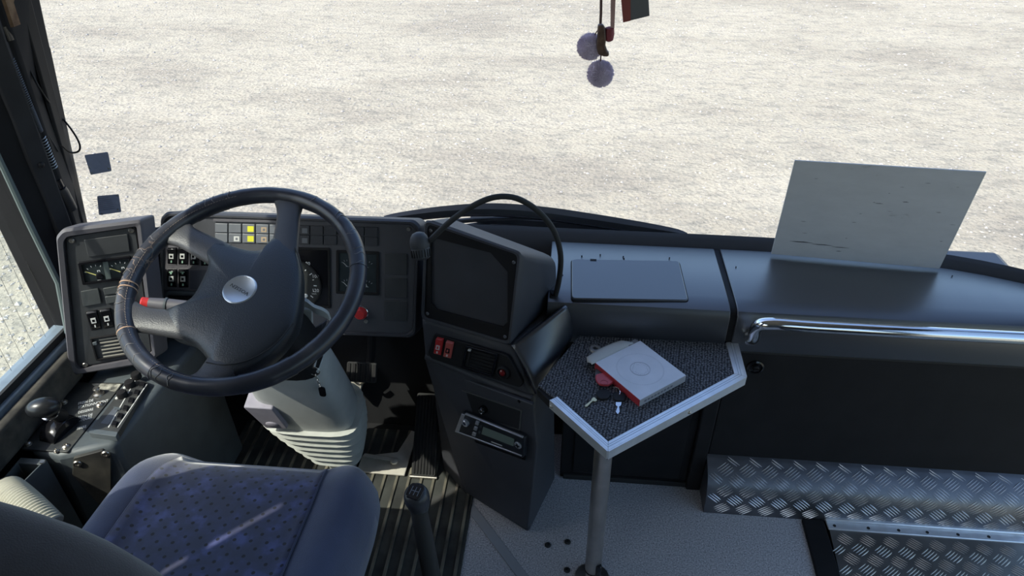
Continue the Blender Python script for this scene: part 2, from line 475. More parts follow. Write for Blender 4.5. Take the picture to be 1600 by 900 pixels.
# pale strip let into the floor
a, b = az(735, 793, 0), az(818, 903, 0)
d = (b - a).normalized(); q = Vector((-d.y, d.x, 0)) * .013
MB().prism([(a - q).to_2d(), (b + d * .35 - q).to_2d(), (b + d * .35 + q).to_2d(), (a + q).to_2d()], -.001, .0035).build('trim_strip', mat('grey_strip', (.30, .31, .33), .6), fl, bevel=.001)

# left wall with the driver's window
mb = MB()
mb.box(XL - .06, XL, -2.6, 1.60, -.30, .525)
mb.box(XL - .06, XL, -.25, 1.45, 1.66, 1.95)
mb.box(XL - .06, XL, -2.6, -.25, 1.62, 1.95)
mb.box(XL - .06, XL, -.25, .50, .525, 1.33)
def wpan(poly, x0=XL - .012, x1=XL):   # panels around an unseen slanted gap, shaped to throw sun streaks on the seat
    mb.loft([[(x0, y, z) for y, z in poly], [(x1, y, z) for y, z in poly]])
mb.box(XL - .06, XL, -.25, .12, 1.33, 1.66)
wpan([(.12, 1.33), (.220, 1.33), (.273, 1.66), (.12, 1.66)])
wpan([(.246, 1.33), (.50, 1.33), (.50, 1.66), (.299, 1.66)])
wpan([(.20, 1.395), (.27, 1.395), (.27, 1.42), (.20, 1.42)])
struct(mb.build('wall_left', BLACKPL), 'dark wall on the driver side')
mb = MB(); mb.box(XL - .05, XL + .022, .53, 1.36, .525, .552)
sill = struct(mb.build('trim_1', mat('blue_grey_paint', (.17, .21, .25), .35, var=.2, vscale=20), bevel=.004), 'blue-grey painted window rail of the driver window')
MB().box(XL + .004, XL + .012, .53, 1.30, .552, .570).build('channel_seal', RUBBER, sill)
MB().box(XL + .022, XL + .050, .53, 1.225, .455, .540).build('felt_pad', mat('dusty_felt', (.045, .042, .038), .95, c2=(.10, .09, .075), vscale=25), sill, bevel=.012, seg=3)
# side glass
mb = MB(); mb.grid(lambda u, v: (XL - .035, .50 + .82 * u, .552 + 1.108 * v), 1, 1)
w2 = struct(mb.build('window_2', SGLASS, smooth=0), 'side window pane with fine heating wires')
mb = MB()
for i in range(16):
    y = .66 + i * .042
    mb.cyl((XL - .034, y, .555), (XL - .034, y + .012, 1.49), .0005, n=4)
stuff(mb.build('heating_wire', mat('wire', (.16, .15, .13), .6), w2))
MB().tube([(XL - .03, 1.04, .90), (XL - .03, 1.13, 1.10), (XL - .03, 1.22, 1.30)], .006, 8).build('shadow_bar', BLACKPL, w2)  # unseen slanted bar, added to cast the dark line across the pod
# green edge gasket of the side glass, next to the pillar
path = [ax(0, 250, XL + .022), ax(45, 348, XL + .022), ax(91, 442, XL + .022), ax(106, 520, XL + .022)]
p_top = path[0] + (path[0] - path[1]).normalized() * .55
MB().tube([p_top] + path, .007, 8).build('glass_edge', mat('grey_green_rubber', (.11, .14, .14), .4), w2)
# corner pillar: the run between side glass and windscreen
def pil(z):
    k = (z - .55)
    return [Vector((XL + .015 + .02 * k, 1.295 - .03 * k, z)), Vector((XL + .035 + .10 * k, 1.385 - .04 * k, z)), Vector((XL - .067 + .243 * k, 1.53 - .10 * k, z)),
            Vector((XL - .12 + .20 * k, 1.60 - .10 * k, z)), Vector((XL - .09 + .03 * k, 1.50 - .05 * k, z)), Vector((XL - .07 + .02 * k, 1.30 - .03 * k, z))]
mb = MB(); mb.loft([pil(z) for z in (.40, .62, .8, 1.0, 1.2, 1.4, 1.6, 1.95)])
pillar = struct(mb.build('trim_2', mat('pillar_black', (.010, .010, .012), .65, spec=.2, var=.3, vscale=10), bevel=.006), 'black corner pillar left of the windscreen')
# raised grey strip running along the pillar
def pp(f, z, o=0.0):
    a, b = pil(z)[0], pil(z)[1]
    c = pil(z)[2]
    if f < 1: P = a.lerp(b, f); n = Vector((b.y - a.y, -(b.x - a.x), 0)).normalized()
    else: P = b.lerp(c, f - 1); n = Vector((c.y - b.y, -(c.x - b.x), 0)).normalized()
    if n.x < 0 and n.y > 0: n = -n
    return P + n * o
MB().loft([[pp(.45, z, -.002), pp(.9, z, -.002), pp(.85, z, .008), pp(.5, z, .008)] for z in (.58, .8, 1.0, 1.3, 1.6)]).build('cover_strip', mat('pillar_grey', (.022, .022, .025), .6, spec=.25, var=.3, vscale=18), pillar, bevel=.002)
MB().loft([[pp(1.35, z, -.002), pp(1.75, z, -.002), pp(1.7, z, .005), pp(1.4, z, .005)] for z in (.66, .8, 1.0, 1.3, 1.6)]).build('cover_strip', BLACKPL, pillar, bevel=.002)
for z in (.69, .98):
    P = pp(.68, z, .008)
    MB(Matrix.Translation(P)).ball((0, 0, 0), .007, n=10, m=6).build('screw', BLACKPL, pillar)
MB().loft([[pp(1.0, z, -.002), pp(1.6, z, -.002), pp(1.55, z, .004), pp(1.05, z, .004)] for z in (1.27, 1.34, 1.45)]).build('rust_patch', mat('rusty_brown', (.10, .055, .03), .9, c2=(.22, .14, .08), vscale=40), pillar)

# right wall and glazed door, rear wall, ceiling
YR = -2.6
mb = MB()
mb.box(XR, XR + .06, YR, .12, -.30, .50)
mb.box(XR, XR + .06, YR, 1.50, 1.72, 1.95)
mb.box(XR, XR + .06, -.02, .12, .50, 1.72)
mb.box(XR, XR + .06, 1.40, 1.52, -.30, 1.95)
mb.box(XR, XR + .06, .12, 1.40, -.36, -.28)
struct(mb.build('wall_right', BLACKPL), 'dark wall on the door side')
mb = MB(); mb.box(XL - .06, XR + .06, YR - .06, YR, -.3, 1.95); struct(mb.build('wall_rear', mat('rear_grey', (.10, .10, .105), .8)), 'grey partition behind the cab')
mb = MB(); mb.box(XL - .06, XR + .06, YR - .06, 1.52, 1.95, 2.0); struct(mb.build('ceiling', mat('roof_lining', (.30, .30, .30), .9)), 'pale roof lining above the cab')
mb = MB(); mb.grid(lambda u, v: (XR + .02, YR + (-.02 - YR) * u, .5 + 1.22 * v), 1, 1)
struct(mb.build('window_3', SGLASS, smooth=0), 'passenger window pane on the door side')
mb = MB(); mb.grid(lambda u, v: (XR + .02, .12 + 1.28 * u, -.28 + 2.0 * v), 1, 1)
struct(mb.build('door_1', SGLASS, smooth=0), 'glazed front door')
mb = MB(); mb.grid(lambda u, v: (XL - .03, YR + (-.25 - YR) * u, .525 + 1.1 * v), 1, 1)
struct(mb.build('window_4', SGLASS, smooth=0), 'passenger window pane behind the driver')
# windscreen
mb = MB()
xs = lambda u: -1.255 + u * 2.55
mb.grid(lambda u, v: (xs(u), wy(xs(u), .60 + 1.35 * v), .60 + 1.35 * v), 40, 6)
struct(mb.build('window_1', WGLASS), 'curved windscreen pane')
# windscreen base gasket: black band that closes the gap behind the dash
def band(x0, x1, n, f):
    return [f(x0 + (x1 - x0) * i / n) for i in range(n + 1)]
rings = []
for x in [-1.22 + i * .0605 for i in range(42)]:
    y = wy(x, .64)
    rings.append([(x, y - .075, .60), (x, y - .060, .630), (x, y - .030, .658), (x, y - .012, .662), (x, y - .006, .60)])
mb = MB(); mb.loft(rings)
struct(mb.build('trim_3', RUBBER), 'black rubber ledge along the windscreen foot')
mb = MB(); mb.box(-1.2, 1.26, 1.735, 1.86, -.6, .565)
struct(mb.build('wall_outside', mat('front_paint', (.10, .10, .11), .4), bevel=.02), 'outer front panel below the windscreen')
# bulkhead under the dash
mb = MB(); mb.box(XL, XR, 1.56, 1.60, -.3, .62); struct(mb.build('wall_front', DARKVOID), 'dark bulkhead under the dashboard')

FILM = mat('blue_black_film', (.10, .115, .15), .4, var=.3, vscale=60)
_nt = FILM.node_tree; _tr = _nt.nodes.new('ShaderNodeBsdfTranslucent'); _tr.inputs[0].default_value = (.055, .060, .075, 1)
_ad = _nt.nodes.new('ShaderNodeAddShader'); _o = _nt.nodes['Material Output']
_nt.links.new(_nt.nodes['Principled BSDF'].outputs[0], _ad.inputs[0]); _nt.links.new(_tr.outputs[0], _ad.inputs[1]); _nt.links.new(_ad.outputs[0], _o.inputs[0])
# two small dark plates stuck to the windscreen
def sticker(label, quad, dots, lines):
    pts = [ay(x, y, wy(-1.19, .85) - .012) for x, y in quad]
    fr = Fr(pts[3], pts[2] - pts[3], pts[0] - pts[3])
    t = thing('window_sticker', label, 'sticker', fr.M(), 'small plates on the windscreen')
    q = [tuple(fr.to(p).to_2d()) for p in pts]
    rp_ = rpoly(q, .004); MB().add([(x, y, .001) for x, y in ccw(rp_)], [tuple(range(len(rp_)))]).build('plate', FILM, t, smooth=0)
    for (x, y) in dots:
        a_, b_ = fr.to(ay(x, y, wy(-1.19, .85) - .012)).to_2d()
        MB(Matrix.Translation((a_, b_, .0012))).lathe([(.0028, 0), (.0028, .0006)], 10).build('dot', WHITE, t)
    if lines:
        w = (Vector(q[2]) - Vector(q[3])).length; h = (Vector(q[0]) - Vector(q[3])).length
        mb = MB()
        for i in range(7): mb.box(w * .12, w * .85, h * (.22 + i * .09), h * (.235 + i * .09), .0012, .0015)
        stuff(mb.build('fine_print', mat('grey_print', (.14, .15, .19), .6), t))
sticker('upper dark plate with bent corner stuck on windscreen glass', [(132, 242), (169, 237), (175, 267), (142, 273)], [(140, 261), (170, 263), (144, 270)], False)
sticker('lower dark plate with fine print stuck on windscreen glass', [(152, 306), (186, 303), (190, 331), (155, 336)], [(183, 305), (185, 327), (160, 334)], True)

# ------------------------------------------------------------------ right half of the dashboard
def dashsec(name, label, x0, x1, n):
    t = thing(name, label, 'dashboard', ((x0 + x1) / 2, 1.5, .64))
    M0 = t.matrix_world.inverted() if False else Matrix.Translation(-Vector(((x0 + x1) / 2, 1.5, .64)))
    rings = []
    for i in range(n + 1):
        x = x0 + (x1 - x0) * i / n
        yb = wy(x, .64) - .055
        pr = [(yb, .600), (yb, .643), (yb - .01, .648), (1.43, .650), (1.398, .649), (1.382, .643), (1.374, .630), (1.372, .560), (1.378, .525), (1.40, .520), (1.40, .56), (1.40, .600)]
        rings.append([(x, y, z) for y, z in pr])
    o = MB(M0).loft(rings).build('shell', DASH, t, bevel=.002)
    return t, M0
tD, M0 = dashsec('dashboard_cover', 'charcoal dashboard section with square hatch behind the carpeted table', -.035, .402, 7)
# hatch lid, its frame and little holes
ZT = .650
q = [az(x, y, ZT + .002) for x, y in ((892, 405), (1062, 408), (1077, 471), (892, 468))]
fq = [tuple((M0 @ p).to_2d()) for p in q]
oq = rpoly(ccw(fq), .012); iq = rpoly(ccw([tuple((Vector(p) - (sum((Vector(k) for k in fq), Vector((0, 0))) / 4)) * .985 + (sum((Vector(k) for k in fq), Vector((0, 0))) / 4)) for p in fq]), .011)
zz = ZT - .64
MB().ringplate(oq, iq, zz - .004, zz + .0006).build('hatch_gap', DARKVOID, tD)
MB().prism(iq, zz - .003, zz + .0045).build('hatch_lid', DASH, tD, bevel=.0025)
p = M0 @ az(927, 407, ZT + .003)
MB().box(p.x - .008, p.x + .008, p.y - .005, p.y + .004, zz - .001, zz + .0052).build('finger_notch', DARKVOID, tD)
for (x, y) in ((909, 400), (938, 398), (975, 404), (974, 401), (1046, 403), (879, 430)):
    p = M0 @ az(x, y, ZT)
    MB(Matrix.Translation((p.x, p.y, zz - .001))).lathe([(.0018, 0), (.0018, .0022)], 8).build('screw_hole', DARKVOID, tD)
tR, M0R = dashsec('dashboard_cover', 'long charcoal dashboard section with grey board and chrome rail', .418, 1.29, 12)
for (x, y) in ((1150, 417), (1488, 431)):
    p = M0R @ az(x, y, ZT)
    MB(Matrix.Translation((p.x, p.y, zz - .001))).lathe([(.0016, 0), (.0016, .0018)], 8).build('screw_hole', DARKVOID, tR)
# joint piece between the sections
mb = MB()
rings = []
for x in (.4025, .4175):
    yb = wy(x, .64) - .055
    rings.append([(x, y, z) for y, z in [(yb, .60), (yb, .640), (1.43, .6445), (1.398, .643), (1.388, .638), (1.381, .626), (1.379, .56), (1.385, .525), (1.40, .52), (1.40, .6)]])
mb.loft(rings)
tag(mb.build('dashboard_joint', BLACKPL), 'narrow black joint strip between the two right dashboard sections', 'strip')

# lower panels under the dash
t = thing('lower_panel', 'dark kick panel behind the table pole', 'panel', (.2, 1.39, 0))
mb = MB(Matrix.Translation((-.2, -1.39, 0))); mb.box(.02, .385, 1.392, 1.42, 0, .53); mb.build('panel', BLACKPL, t, bevel=.003)
MB(Matrix.Translation((-.2, -1.39, 0))).box(.055, .365, 1.386, 1.393, .03, .52).build('inset_panel', BLACKPL, t, bevel=.004)
MB(Matrix.Translation((-.2, -1.39, 0))).box(.03, .39, 1.384, 1.393, 0, .018).build('toe_strip', RUBBER, t, bevel=.002)
mb = MB(); mb.box(.385, .425, 1.375, 1.42, 0, .53)
tag(mb.build('panel_post', BLACKPL, bevel=.004), 'black upright post left of the long lower panel', 'post')
t = thing('lower_panel', 'long flat dark lower panel under the chrome rail', 'panel', (.86, 1.39, 0))
Mp = Matrix.Translation((-.86, -1.39, 0))
MB(Mp).box(.428, 1.29, 1.388, 1.42, .06, .517).build('panel', BLACKPL, t, bevel=.003)
MB(Mp).box(.428, 1.29, 1.380, 1.395, .517, .526).build('seam_strip', RUBBER, t, bevel=.002)
p = ay(1180, 573, 1.388) + Vector((-.86, -1.39, 0))
Mk = Matrix.Translation(p) @ Matrix.Rotation(pi / 2, 4, 'X')
k = MB(Mk).lathe([(.021, -.001), (.021, .004), (.017, .006), (.015, .002)], 24).build('latch_ring', GLOSSBLK, t)
MB(Mk).lathe([(.009, .001), (.009, .009), (.006, .012)], 16).build('latch_knob', BLACKPL, k)
MB(Mk).box(-.007, .007, -.0022, .0022, .012, .015).build('latch_grip', BLACKPL, k)

# ------------------------------------------------------------------ tread plates by the door
def chequer(mb, f, S, T, pitch, L, w, h):
    """bars in groups of five; rows alternate in direction and are offset by half a pitch"""
    ni, nj = int(S / pitch) + 1, int(T / (pitch * .5)) + 1
    for j in range(nj + 1):
        a = radians(38) if j % 2 == 0 else radians(-38)
        for i in range(-1, ni + 1):
            cs, ct = (i + .3 + (.5 if j % 2 else 0)) * pitch, (j + .35) * pitch * .5
            for k in range(-2, 3):
                off = k * pitch * .105
                s_, t_ = cs - sin(a) * off * 1.3, ct + cos(a) * off
                hl = L * (.5 if abs(k) < 2 else .42)
                e0 = (s_ - cos(a) * hl, t_ - sin(a) * hl); e1 = (s_ + cos(a) * hl, t_ + sin(a) * hl)
                if not all(.001 < e[0] < S - .001 and .001 < e[1] < T - .001 for e in (e0, e1)): continue
                st = [e0] + [(e0[0] + (e1[0] - e0[0]) * q, e0[1] + (e1[1] - e0[1]) * q) for q in (.3, .7)] + [e1]
                pn = [f(*q) for q in st]
                vs = []
                for m_, (P, n) in enumerate(pn):
                    d = (pn[-1][0] - pn[0][0]).normalized(); q = d.cross(n).normalized()
                    ww = w if m_ in (1, 2) else w * .3
                    hh = h if m_ in (1, 2) else h * .1
                    vs += [P + q * ww, P + q * ww * .3 + n * hh, P - q * ww * .3 + n * hh, P - q * ww]
                fs = []
                for m_ in range(3):
                    o = m_ * 4
                    for r_ in range(3): fs.append((o + r_, o + r_ + 1, o + r_ + 5, o + r_ + 4))
                mb.add(vs, fs)
prof = [Vector((0, 1.388, .142)), Vector((0, 1.372, .136)), Vector((0, 1.345, .122)), Vector((0, 1.322, .100)), Vector((0, 1.309, .072)), Vector((0, 1.303, .040)), Vector((0, 1.300, .0))]
prof = catmull(prof, 5)
cl = [0]
for i in range(1, len(prof)): cl.append(cl[-1] + (prof[i] - prof[i - 1]).length)
def fstep(s, t):
    t = max(0, min(cl[-1] - 1e-5, t))
    for i in range(1, len(prof)):
        if cl[i] >= t: break
    k = (t - cl[i - 1]) / (cl[i] - cl[i - 1])
    P = prof[i - 1].lerp(prof[i], k); d = (prof[i] - prof[i - 1]).normalized()
    return Vector((.425 + s, P.y, P.z)), Vector((0, d.z, -d.y)) * (1 if d.z * 0 + (-d.y) > 0 else -1)
t = thing('step_cover', 'rounded metal tread plate cover below the long lower panel', 'step', (.85, 1.34, 0))
Ms = Matrix.Translation((-.85, -1.34, 0))
rings = [[Vector((x, p.y, p.z)) for p in prof] + [Vector((x, 1.388, 0))] for x in (.425, 1.29)]
MB(Ms).loft(rings).build('plate', CHECK, t)
mb = MB(Ms); chequer(mb, fstep, .865, cl[-1], .060, .038, .0021, .0018)
stuff(mb.build('tread_bars', BARMET, t))
# landing plate with its aluminium edge and black border
t = thing('landing_plate', 'worn flat tread plate with aluminium edging at the entrance', 'step', (1.0, 1.1, 0))
Ml = Matrix.Translation((-1.0, -1.1, 0))
MB(Ml).prism([(.762, 1.292), (1.29, 1.292), (1.29, .55), (.70, .55)], -.004, .006).build('plate', CHECK2, t)
def fl2(s, tt): return Vector((.745 + s, .60 + tt, .006)), Vector((0, 0, 1))
mb = MB(Ml); chequer(mb, fl2, .54, .665, .060, .036, .0020, .0016)
stuff(mb.build('tread_bars', mat('tread_bar_dull', (.42, .40, .38), .38, metal=.85, var=.3, vscale=30), t))
e = MB(Ml).prism([(.755, 1.315), (1.29, 1.315), (1.29, 1.268), (.757, 1.268)], .003, .010).build('edge_strip', ALU, t, bevel=.002)
MB(Ml).box(.755, 1.29, 1.292, 1.316, .010, .017).build('raised_lip', ALU, e, bevel=.003)
for x in (.775, .865, .945, 1.02, 1.10, 1.18):
    MB(Ml @ Matrix.Translation((x, 1.279, .010))).lathe([(.0045, 0), (.004, .0012)], 10).build('screw', RUBBER, e)
mb = MB(); mb.prism([(.693, 1.297), (.752, 1.297), (.735, .55), (.672, .55)], -.002, .009)
tag(mb.build('border_strip', BLACKPL, bevel=.003), 'flat black strip between grey floor and landing plate', 'strip')

# ------------------------------------------------------------------ chrome hand rail
t = thing('hand_rail', 'chrome tubular hand rail in front of the right dashboard', 'rail', ay(1174, 528, 1.365))
Mr = Matrix.Translation(-ay(1174, 528, 1.365))
a = ay(1173, 522, 1.362); b = ay(1207, 506, 1.300)
path = catmull([a + Vector((0, .005, -.012)), a + Vector((.002, -.020, .004)), ay(1184, 510, 1.315), b, b + Vector((.10, -.002, .0)), b + Vector((.35, -.004, 0))], 8)
path += [Vector((1.20, 1.296, b.z)), Vector((1.235, 1.303, b.z)), Vector((1.255, 1.33, b.z - .005)), Vector((1.262, 1.372, b.z - .01))]
rl = MB(Mr).tube(path, .0145, 20).build('tube', CHROME, t)
fp = ay(1174, 527, 1.371)
MB(Mr @ Matrix.Translation(fp) @ Matrix.Rotation(pi / 2, 4, 'X')).prism(rpoly([(-.013, -.023), (.013, -.023), (.013, .022), (-.013, .022)], .012, 6), 0, .004).build('flange', CHROME, t, bevel=.001)
MB(Mr @ Matrix.Translation(ay(1174, 534, 1.365)) @ Matrix.Rotation(pi / 2, 4, 'X')).lathe([(.0048, 0), (.0048, .002), (.002, .003)], 10).build('screw', STEEL, t)
MB(Mr @ Matrix.Translation((1.262, 1.371, b.z - .012)) @ Matrix.Rotation(pi / 2, 4, 'X')).prism(rpoly([(-.013, -.023), (.013, -.023), (.013, .022), (-.013, .022)], .012, 6), 0, .004).build('flange', CHROME, t, bevel=.001)

# ------------------------------------------------------------------ grey board leaning on the windscreen
BL, BR = az(1205, 397, .652), az(1468, 420, .652)
TL, TR = ay(1242, 252, 1.585), ay(1541, 268, 1.555)
fr = Fr(BL, BR - BL, (TL + TR) / 2 - (BL + BR) / 2)
t = thing('grey_board', 'plain grey rectangular board standing on the dashboard against windscreen', 'board', fr.M())
poly = [tuple(fr.to(p).to_2d()) for p in (BL, BR, TR, TL)]
MB().prism(poly, -.004, 0).build('sheet', BOARD, t, bevel=.0008)
W_, H_ = (BR - BL).length, poly[2][1]
for (x0, y0, l, hh) in ((.035, .050, .06, .0020), (.09, .0465, .055, .0016), (.14, .043, .045, .0012), (.20, .19, .02, .001), (.155, .03, .014, .001), (.26, .20, .015, .0012)):
    MB().prism([(x0, y0), (x0 + l * .3, y0 - hh * .9), (x0 + l, y0 - hh * .3), (x0 + l * .6, y0 + hh)], 0, .0004).build('scuff_mark', SMUDGE, t)

for k in range(16):
    x0, y0 = random.uniform(.04, W_ - .03), random.uniform(.06, H_ - .02); l = random.uniform(.003, .016); hh = random.uniform(.0005, .0016)
    MB().prism([(x0, y0), (x0 + l * .4, y0 - hh), (x0 + l, y0 - hh * .3), (x0 + l * .6, y0 + hh)], 0, .0003).build('scuff_mark', FAINT if k else (FAINT := mat('faint_smudge', (.30, .29, .29), .8)), t)
# ------------------------------------------------------------------ little carpeted table
ZTB = .55
tO = az(1000, 610, ZTB); tO.z = 0
t = thing('folding_table', 'five sided side table with dark carpet top and aluminium edging on a pole', 'table', (tO.x, tO.y, 0))
Mt = Matrix.Translation((-tO.x, -tO.y, 0))
def tz(x, y): return tuple(az(x, y, ZTB).to_2d())
poly = [tz(839, 605), tz(860, 626), tz(950, 706), tz(1165, 590), tz(1150, 536), tz(905, 523)]
MB(Mt).prism(poly, ZTB - .026, ZTB - .004).build('board', BLACKPL, t, bevel=.002)
inner = [tz(841, 602), tz(868, 623), tz(950, 692), tz(1149, 586), tz(1137, 537), tz(905, 525)]
MB(Mt).prism(inner, ZTB - .005, ZTB + .001).build('carpet', CARPET, t)
def edging(o0, o1, i1, i0):
    mb = MB(Mt)
    e = mb.prism([tz(*o0), tz(*o1), tz(*i1), tz(*i0)], ZTB - .002, ZTB + .0035).build('edging', ALU, t, bevel=.0012)
    a, b = Vector((*tz(*o0), 0)), Vector((*tz(*o1), 0)); d = (b - a).normalized(); nn = Vector((d.y, -d.x, 0))
    c = Vector((.15, 1.2, 0))
    if nn.dot(a - c) < 0: nn = -nn
    m2 = MB(Mt); pts = [a, b, b + nn * .0025, a + nn * .0025]
    m2.prism([p.to_2d() for p in pts], ZTB - .021, ZTB + .0035).build('edge_skirt', ALU, e)
    i_, j_ = Vector((*tz(*i0), 0)), Vector((*tz(*i1), 0))
    m3 = MB(Mt)
    for f in (.38, .62):
        p, r_ = a.lerp(i_, f), b.lerp(j_, f); w = (j_ - b).normalized() * .0005
        m3.prism([(p - w).to_2d(), (r_ - w).to_2d(), (r_ + w).to_2d(), (p + w).to_2d()], ZTB + .0034, ZTB + .0039)
    m3.build('groove', mat('alu_groove', (.35, .37, .40), .5, metal=.5), e)
    return e, a, b, nn
e1 = edging((860, 626), (950, 706), (950, 691), (871, 621))
e2 = edging((950, 706), (1165, 590), (1147, 585), (950, 691))
e3 = edging((1165, 590), (1151, 536), (1134, 536), (1147, 585))
for e, f in ((e1, .04), (e2, .56)):
    p = e[1].lerp(e[2], f) + e[3] * .0025; p.z = ZTB - .010
    MB(Mt @ Matrix.Translation(p)).ball((0, 0, 0), .0048, n=10, m=6).build('screw', STEEL, e[0])
pb = az(925, 905, 0)
q0 = Vector((pb.x, pb.y, 0)); q1 = Vector((pb.x - .006, pb.y + .008, ZTB - .026))
MB(Mt).cyl(q0.lerp(q1, .085), q1, .0205, n=24).build('pole', BRUSHED, t)
MB(Mt).cyl(q0, q0.lerp(q1, .12), .0175, n=24).build('pole_foot', mat('dull_steel', (.30, .29, .28), .4, metal=1), t)
MB(Mt).cyl(q0.lerp(q1, .083), q0.lerp(q1, .090), .0215, n=24).build('pole_ring', RUBBER, t)
c = q0.lerp(q1, .125) + Vector((.012, -.017, 0))
MB(Mt @ Matrix.Translation(c)).box(-.007, .007, -.006, .006, -.020, .020).build('clamp', GLOSSBLK, t, bevel=.003)
MB(Mt).lathe([(.045, 0), (.045, .004), (.022, .008)], 24, Matrix.Translation(q0)).build('base_flange', BRUSHED, t)

# carton of charts
ZC = ZTB + .001
c0, c1, c2_, c3 = az(1000, 625, ZC + .020), az(1072, 586, ZC + .020), az(1006, 534, ZC + .020), az(941, 561, ZC + .020)
fr = Fr(c0 - Vector((0, 0, .020)), c1 - c0, c3 - c0)
t = thing('chart_box', 'flat white carton with red side lying open on the carpeted table', 'box', fr.M())
w = (c1 - c0).length; h = fr.to(c3).y
CARTON = mat('white_carton', (.66, .67, .72), .5, c2=(.60, .615, .66), vscale=20)
MB().box(0, w, 0, h, 0, .0195).build('carton', CARTON, t, bevel=.0008)
MB().box(-.0006, .0004, .0003, h - .0003, .0005, .0193).build('red_side', mat('red_card', (.36, .03, .04), .45), t)
MB().box(.0003, w - .0003, -.0006, .0004, .0005, .0193).build('grey_side', mat('grey_card', (.36, .36, .39), .6), t)
# printed rings and marks
PRINT = mat('faint_print', (.40, .41, .46), .6)
cx, cy = w * .5, h * .5
for r0 in (.0235, .0222):
    o = [(cx + r0 * cos(i * pi / 24), cy + r0 * sin(i * pi / 24)) for i in range(48)]
    i_ = [(cx + (r0 - .0005) * cos(i * pi / 24), cy + (r0 - .0005) * sin(i * pi / 24)) for i in range(48)]
    MB().ringplate(o, i_, .0194, .0198).build('printed_ring', PRINT, t)
mb = MB()
for k in range(90):
    a = k * 2 * pi / 90; r0 = .052
    mb.box(r0, r0 + .003, -.0003, .0003, .0194, .0197, Matrix.Translation((cx, cy, 0)) @ Matrix.Rotation(a, 4, 'Z'))
for k in range(26):
    a = k * 2 * pi / 26 + .1; r0 = random.uniform(.014, .019)
    mb.box(r0, r0 + .0025, -.0004, .0004, .0194, .0197, Matrix.Translation((cx, cy, 0)) @ Matrix.Rotation(a, 4, 'Z'))
stuff(mb.build('printed_ticks', PRINT, t))
mb = MB()
for k in range(9): mb.box(w * .1 + k * w * .07, w * .1 + k * w * .07 + w * .045, -.0010, -.0004, .007, .012)
stuff(mb.build('printed_letters', mat('dark_print', (.15, .15, .18), .6), t))
mb = MB(); 
mb.grid(lambda u, v: (-.010 + (w * .93) * u, h + (.030 + .008 * sin(u * 3)) * v * (1 if .08 < u < .92 else .55), .0185 + .006 * v - .012 * v * v), 12, 5)
plab(mb.build('lid_flap', mat('card_inside', (.50, .50, .47), .7), t, solid=.0007), 'torn cream inner flap')
p = fr.to(az(992, 543, ZC + .020))
MB().prism([(w * .72, h - .002), (w * .98, h - .002), (w * .95, h + .012), (w * .8, h + .010)], .0185, .0192).build('lid_tab', mat('card_grey', (.20, .19, .19), .7), t)

# washer-like ring
p = az(930, 546, ZTB + .001)
rgw = [[(r * cos(2 * pi * k / 28), r * sin(2 * pi * k / 28), z) for k in range(28)] for r, z in [(.0062, .0), (.0150, .0), (.0155, .002), (.0125, .0045), (.0068, .0045), (.0058, .002)]]
tag(MB(Matrix.Translation(p)).loft(rgw, False, True).build('metal_ring', mat('nickel', (.55, .54, .52), .3, metal=.9)), 'small round metal ring lying on the carpet beside the carton', 'ring')

# bunch of keys
ko = az(945, 610, ZTB + .001)
t = thing('key_bunch', 'bunch of two keys with red and grey fobs on the carpeted table', 'keys', ko)
Mk = Matrix.Translation(-ko)
def kz(x, y, z=ZTB + .001): return az(x, y, z)
def fob(name, pts, z0, th, m, bev=.0015):
    return MB(Mk).prism(rpoly([tuple(kz(*p).to_2d()) for p in pts], .006, 5), ZTB + z0, ZTB + z0 + th).build(name, m, t, bevel=bev)
fob('fob', [(931, 574), (945, 577), (957, 592), (954, 602), (938, 604), (929, 592)], .001, .007, mat('grey_fob_plastic', (.09, .10, .11), .35))
rf = fob('fob', [(930, 591), (945, 588), (956, 594), (959, 602), (950, 608), (936, 607), (930, 600)], .008, .006, mat('red_fob_plastic', (.45, .04, .05), .35))
c = kz(944, 598, ZTB + .014)
o = [(c.x + .0085 * cos(i * pi / 12), c.y + .0085 * sin(i * pi / 12)) for i in range(24)]; i_ = [(c.x + .0078 * cos(i * pi / 12), c.y + .0078 * sin(i * pi / 12)) for i in range(24)]
MB(Mk).ringplate(o, i_, ZTB + .0138, ZTB + .0146).build('moulded_ring', mat('dark_red', (.25, .02, .025), .4), rf)
fob('key_head', [(932, 613), (946, 610), (955, 616), (951, 625), (938, 627), (931, 621)], .001, .006, BLACKPL)
fob('key_head', [(958, 615), (972, 615), (978, 619), (976, 629), (961, 629), (957, 623)], .001, .006, BLACKPL)
BRASS = mat('brass', (.55, .47, .28), .3, metal=.9)
MB(Mk).prism([tuple(kz(*p).to_2d()) for p in ((928, 622), (933, 627), (930, 629), (926, 628), (917, 637), (914, 637), (914, 635), (924, 627), (924, 625))], ZTB + .002, ZTB + .0045).build('key_blade', BRASS, t)
MB(Mk).prism([tuple(kz(*p).to_2d()) for p in ((962, 630), (971, 630), (970, 635), (967, 637), (968, 645), (965, 649), (962, 645), (965, 637), (962, 635))], ZTB + .002, ZTB + .0045).build('key_blade', mat('key_steel', (.65, .65, .67), .25, metal=1), t)
c = kz(938, 574); MB(Mk).tube([c + Vector((.014 * cos(a), .012 * sin(a), .003 + .004 * sin(a))) for a in [i * 2 * pi / 24 for i in range(24)]], .0013, 6, True).build('split_ring', CHROME, t)
MB(Mk).tube(catmull([kz(958, 605, ZTB + .008), kz(965, 606, ZTB + .010), kz(969, 612, ZTB + .008), kz(968, 617, ZTB + .007)], 6), .0011, 6).build('wire_loop', CHROME, t)

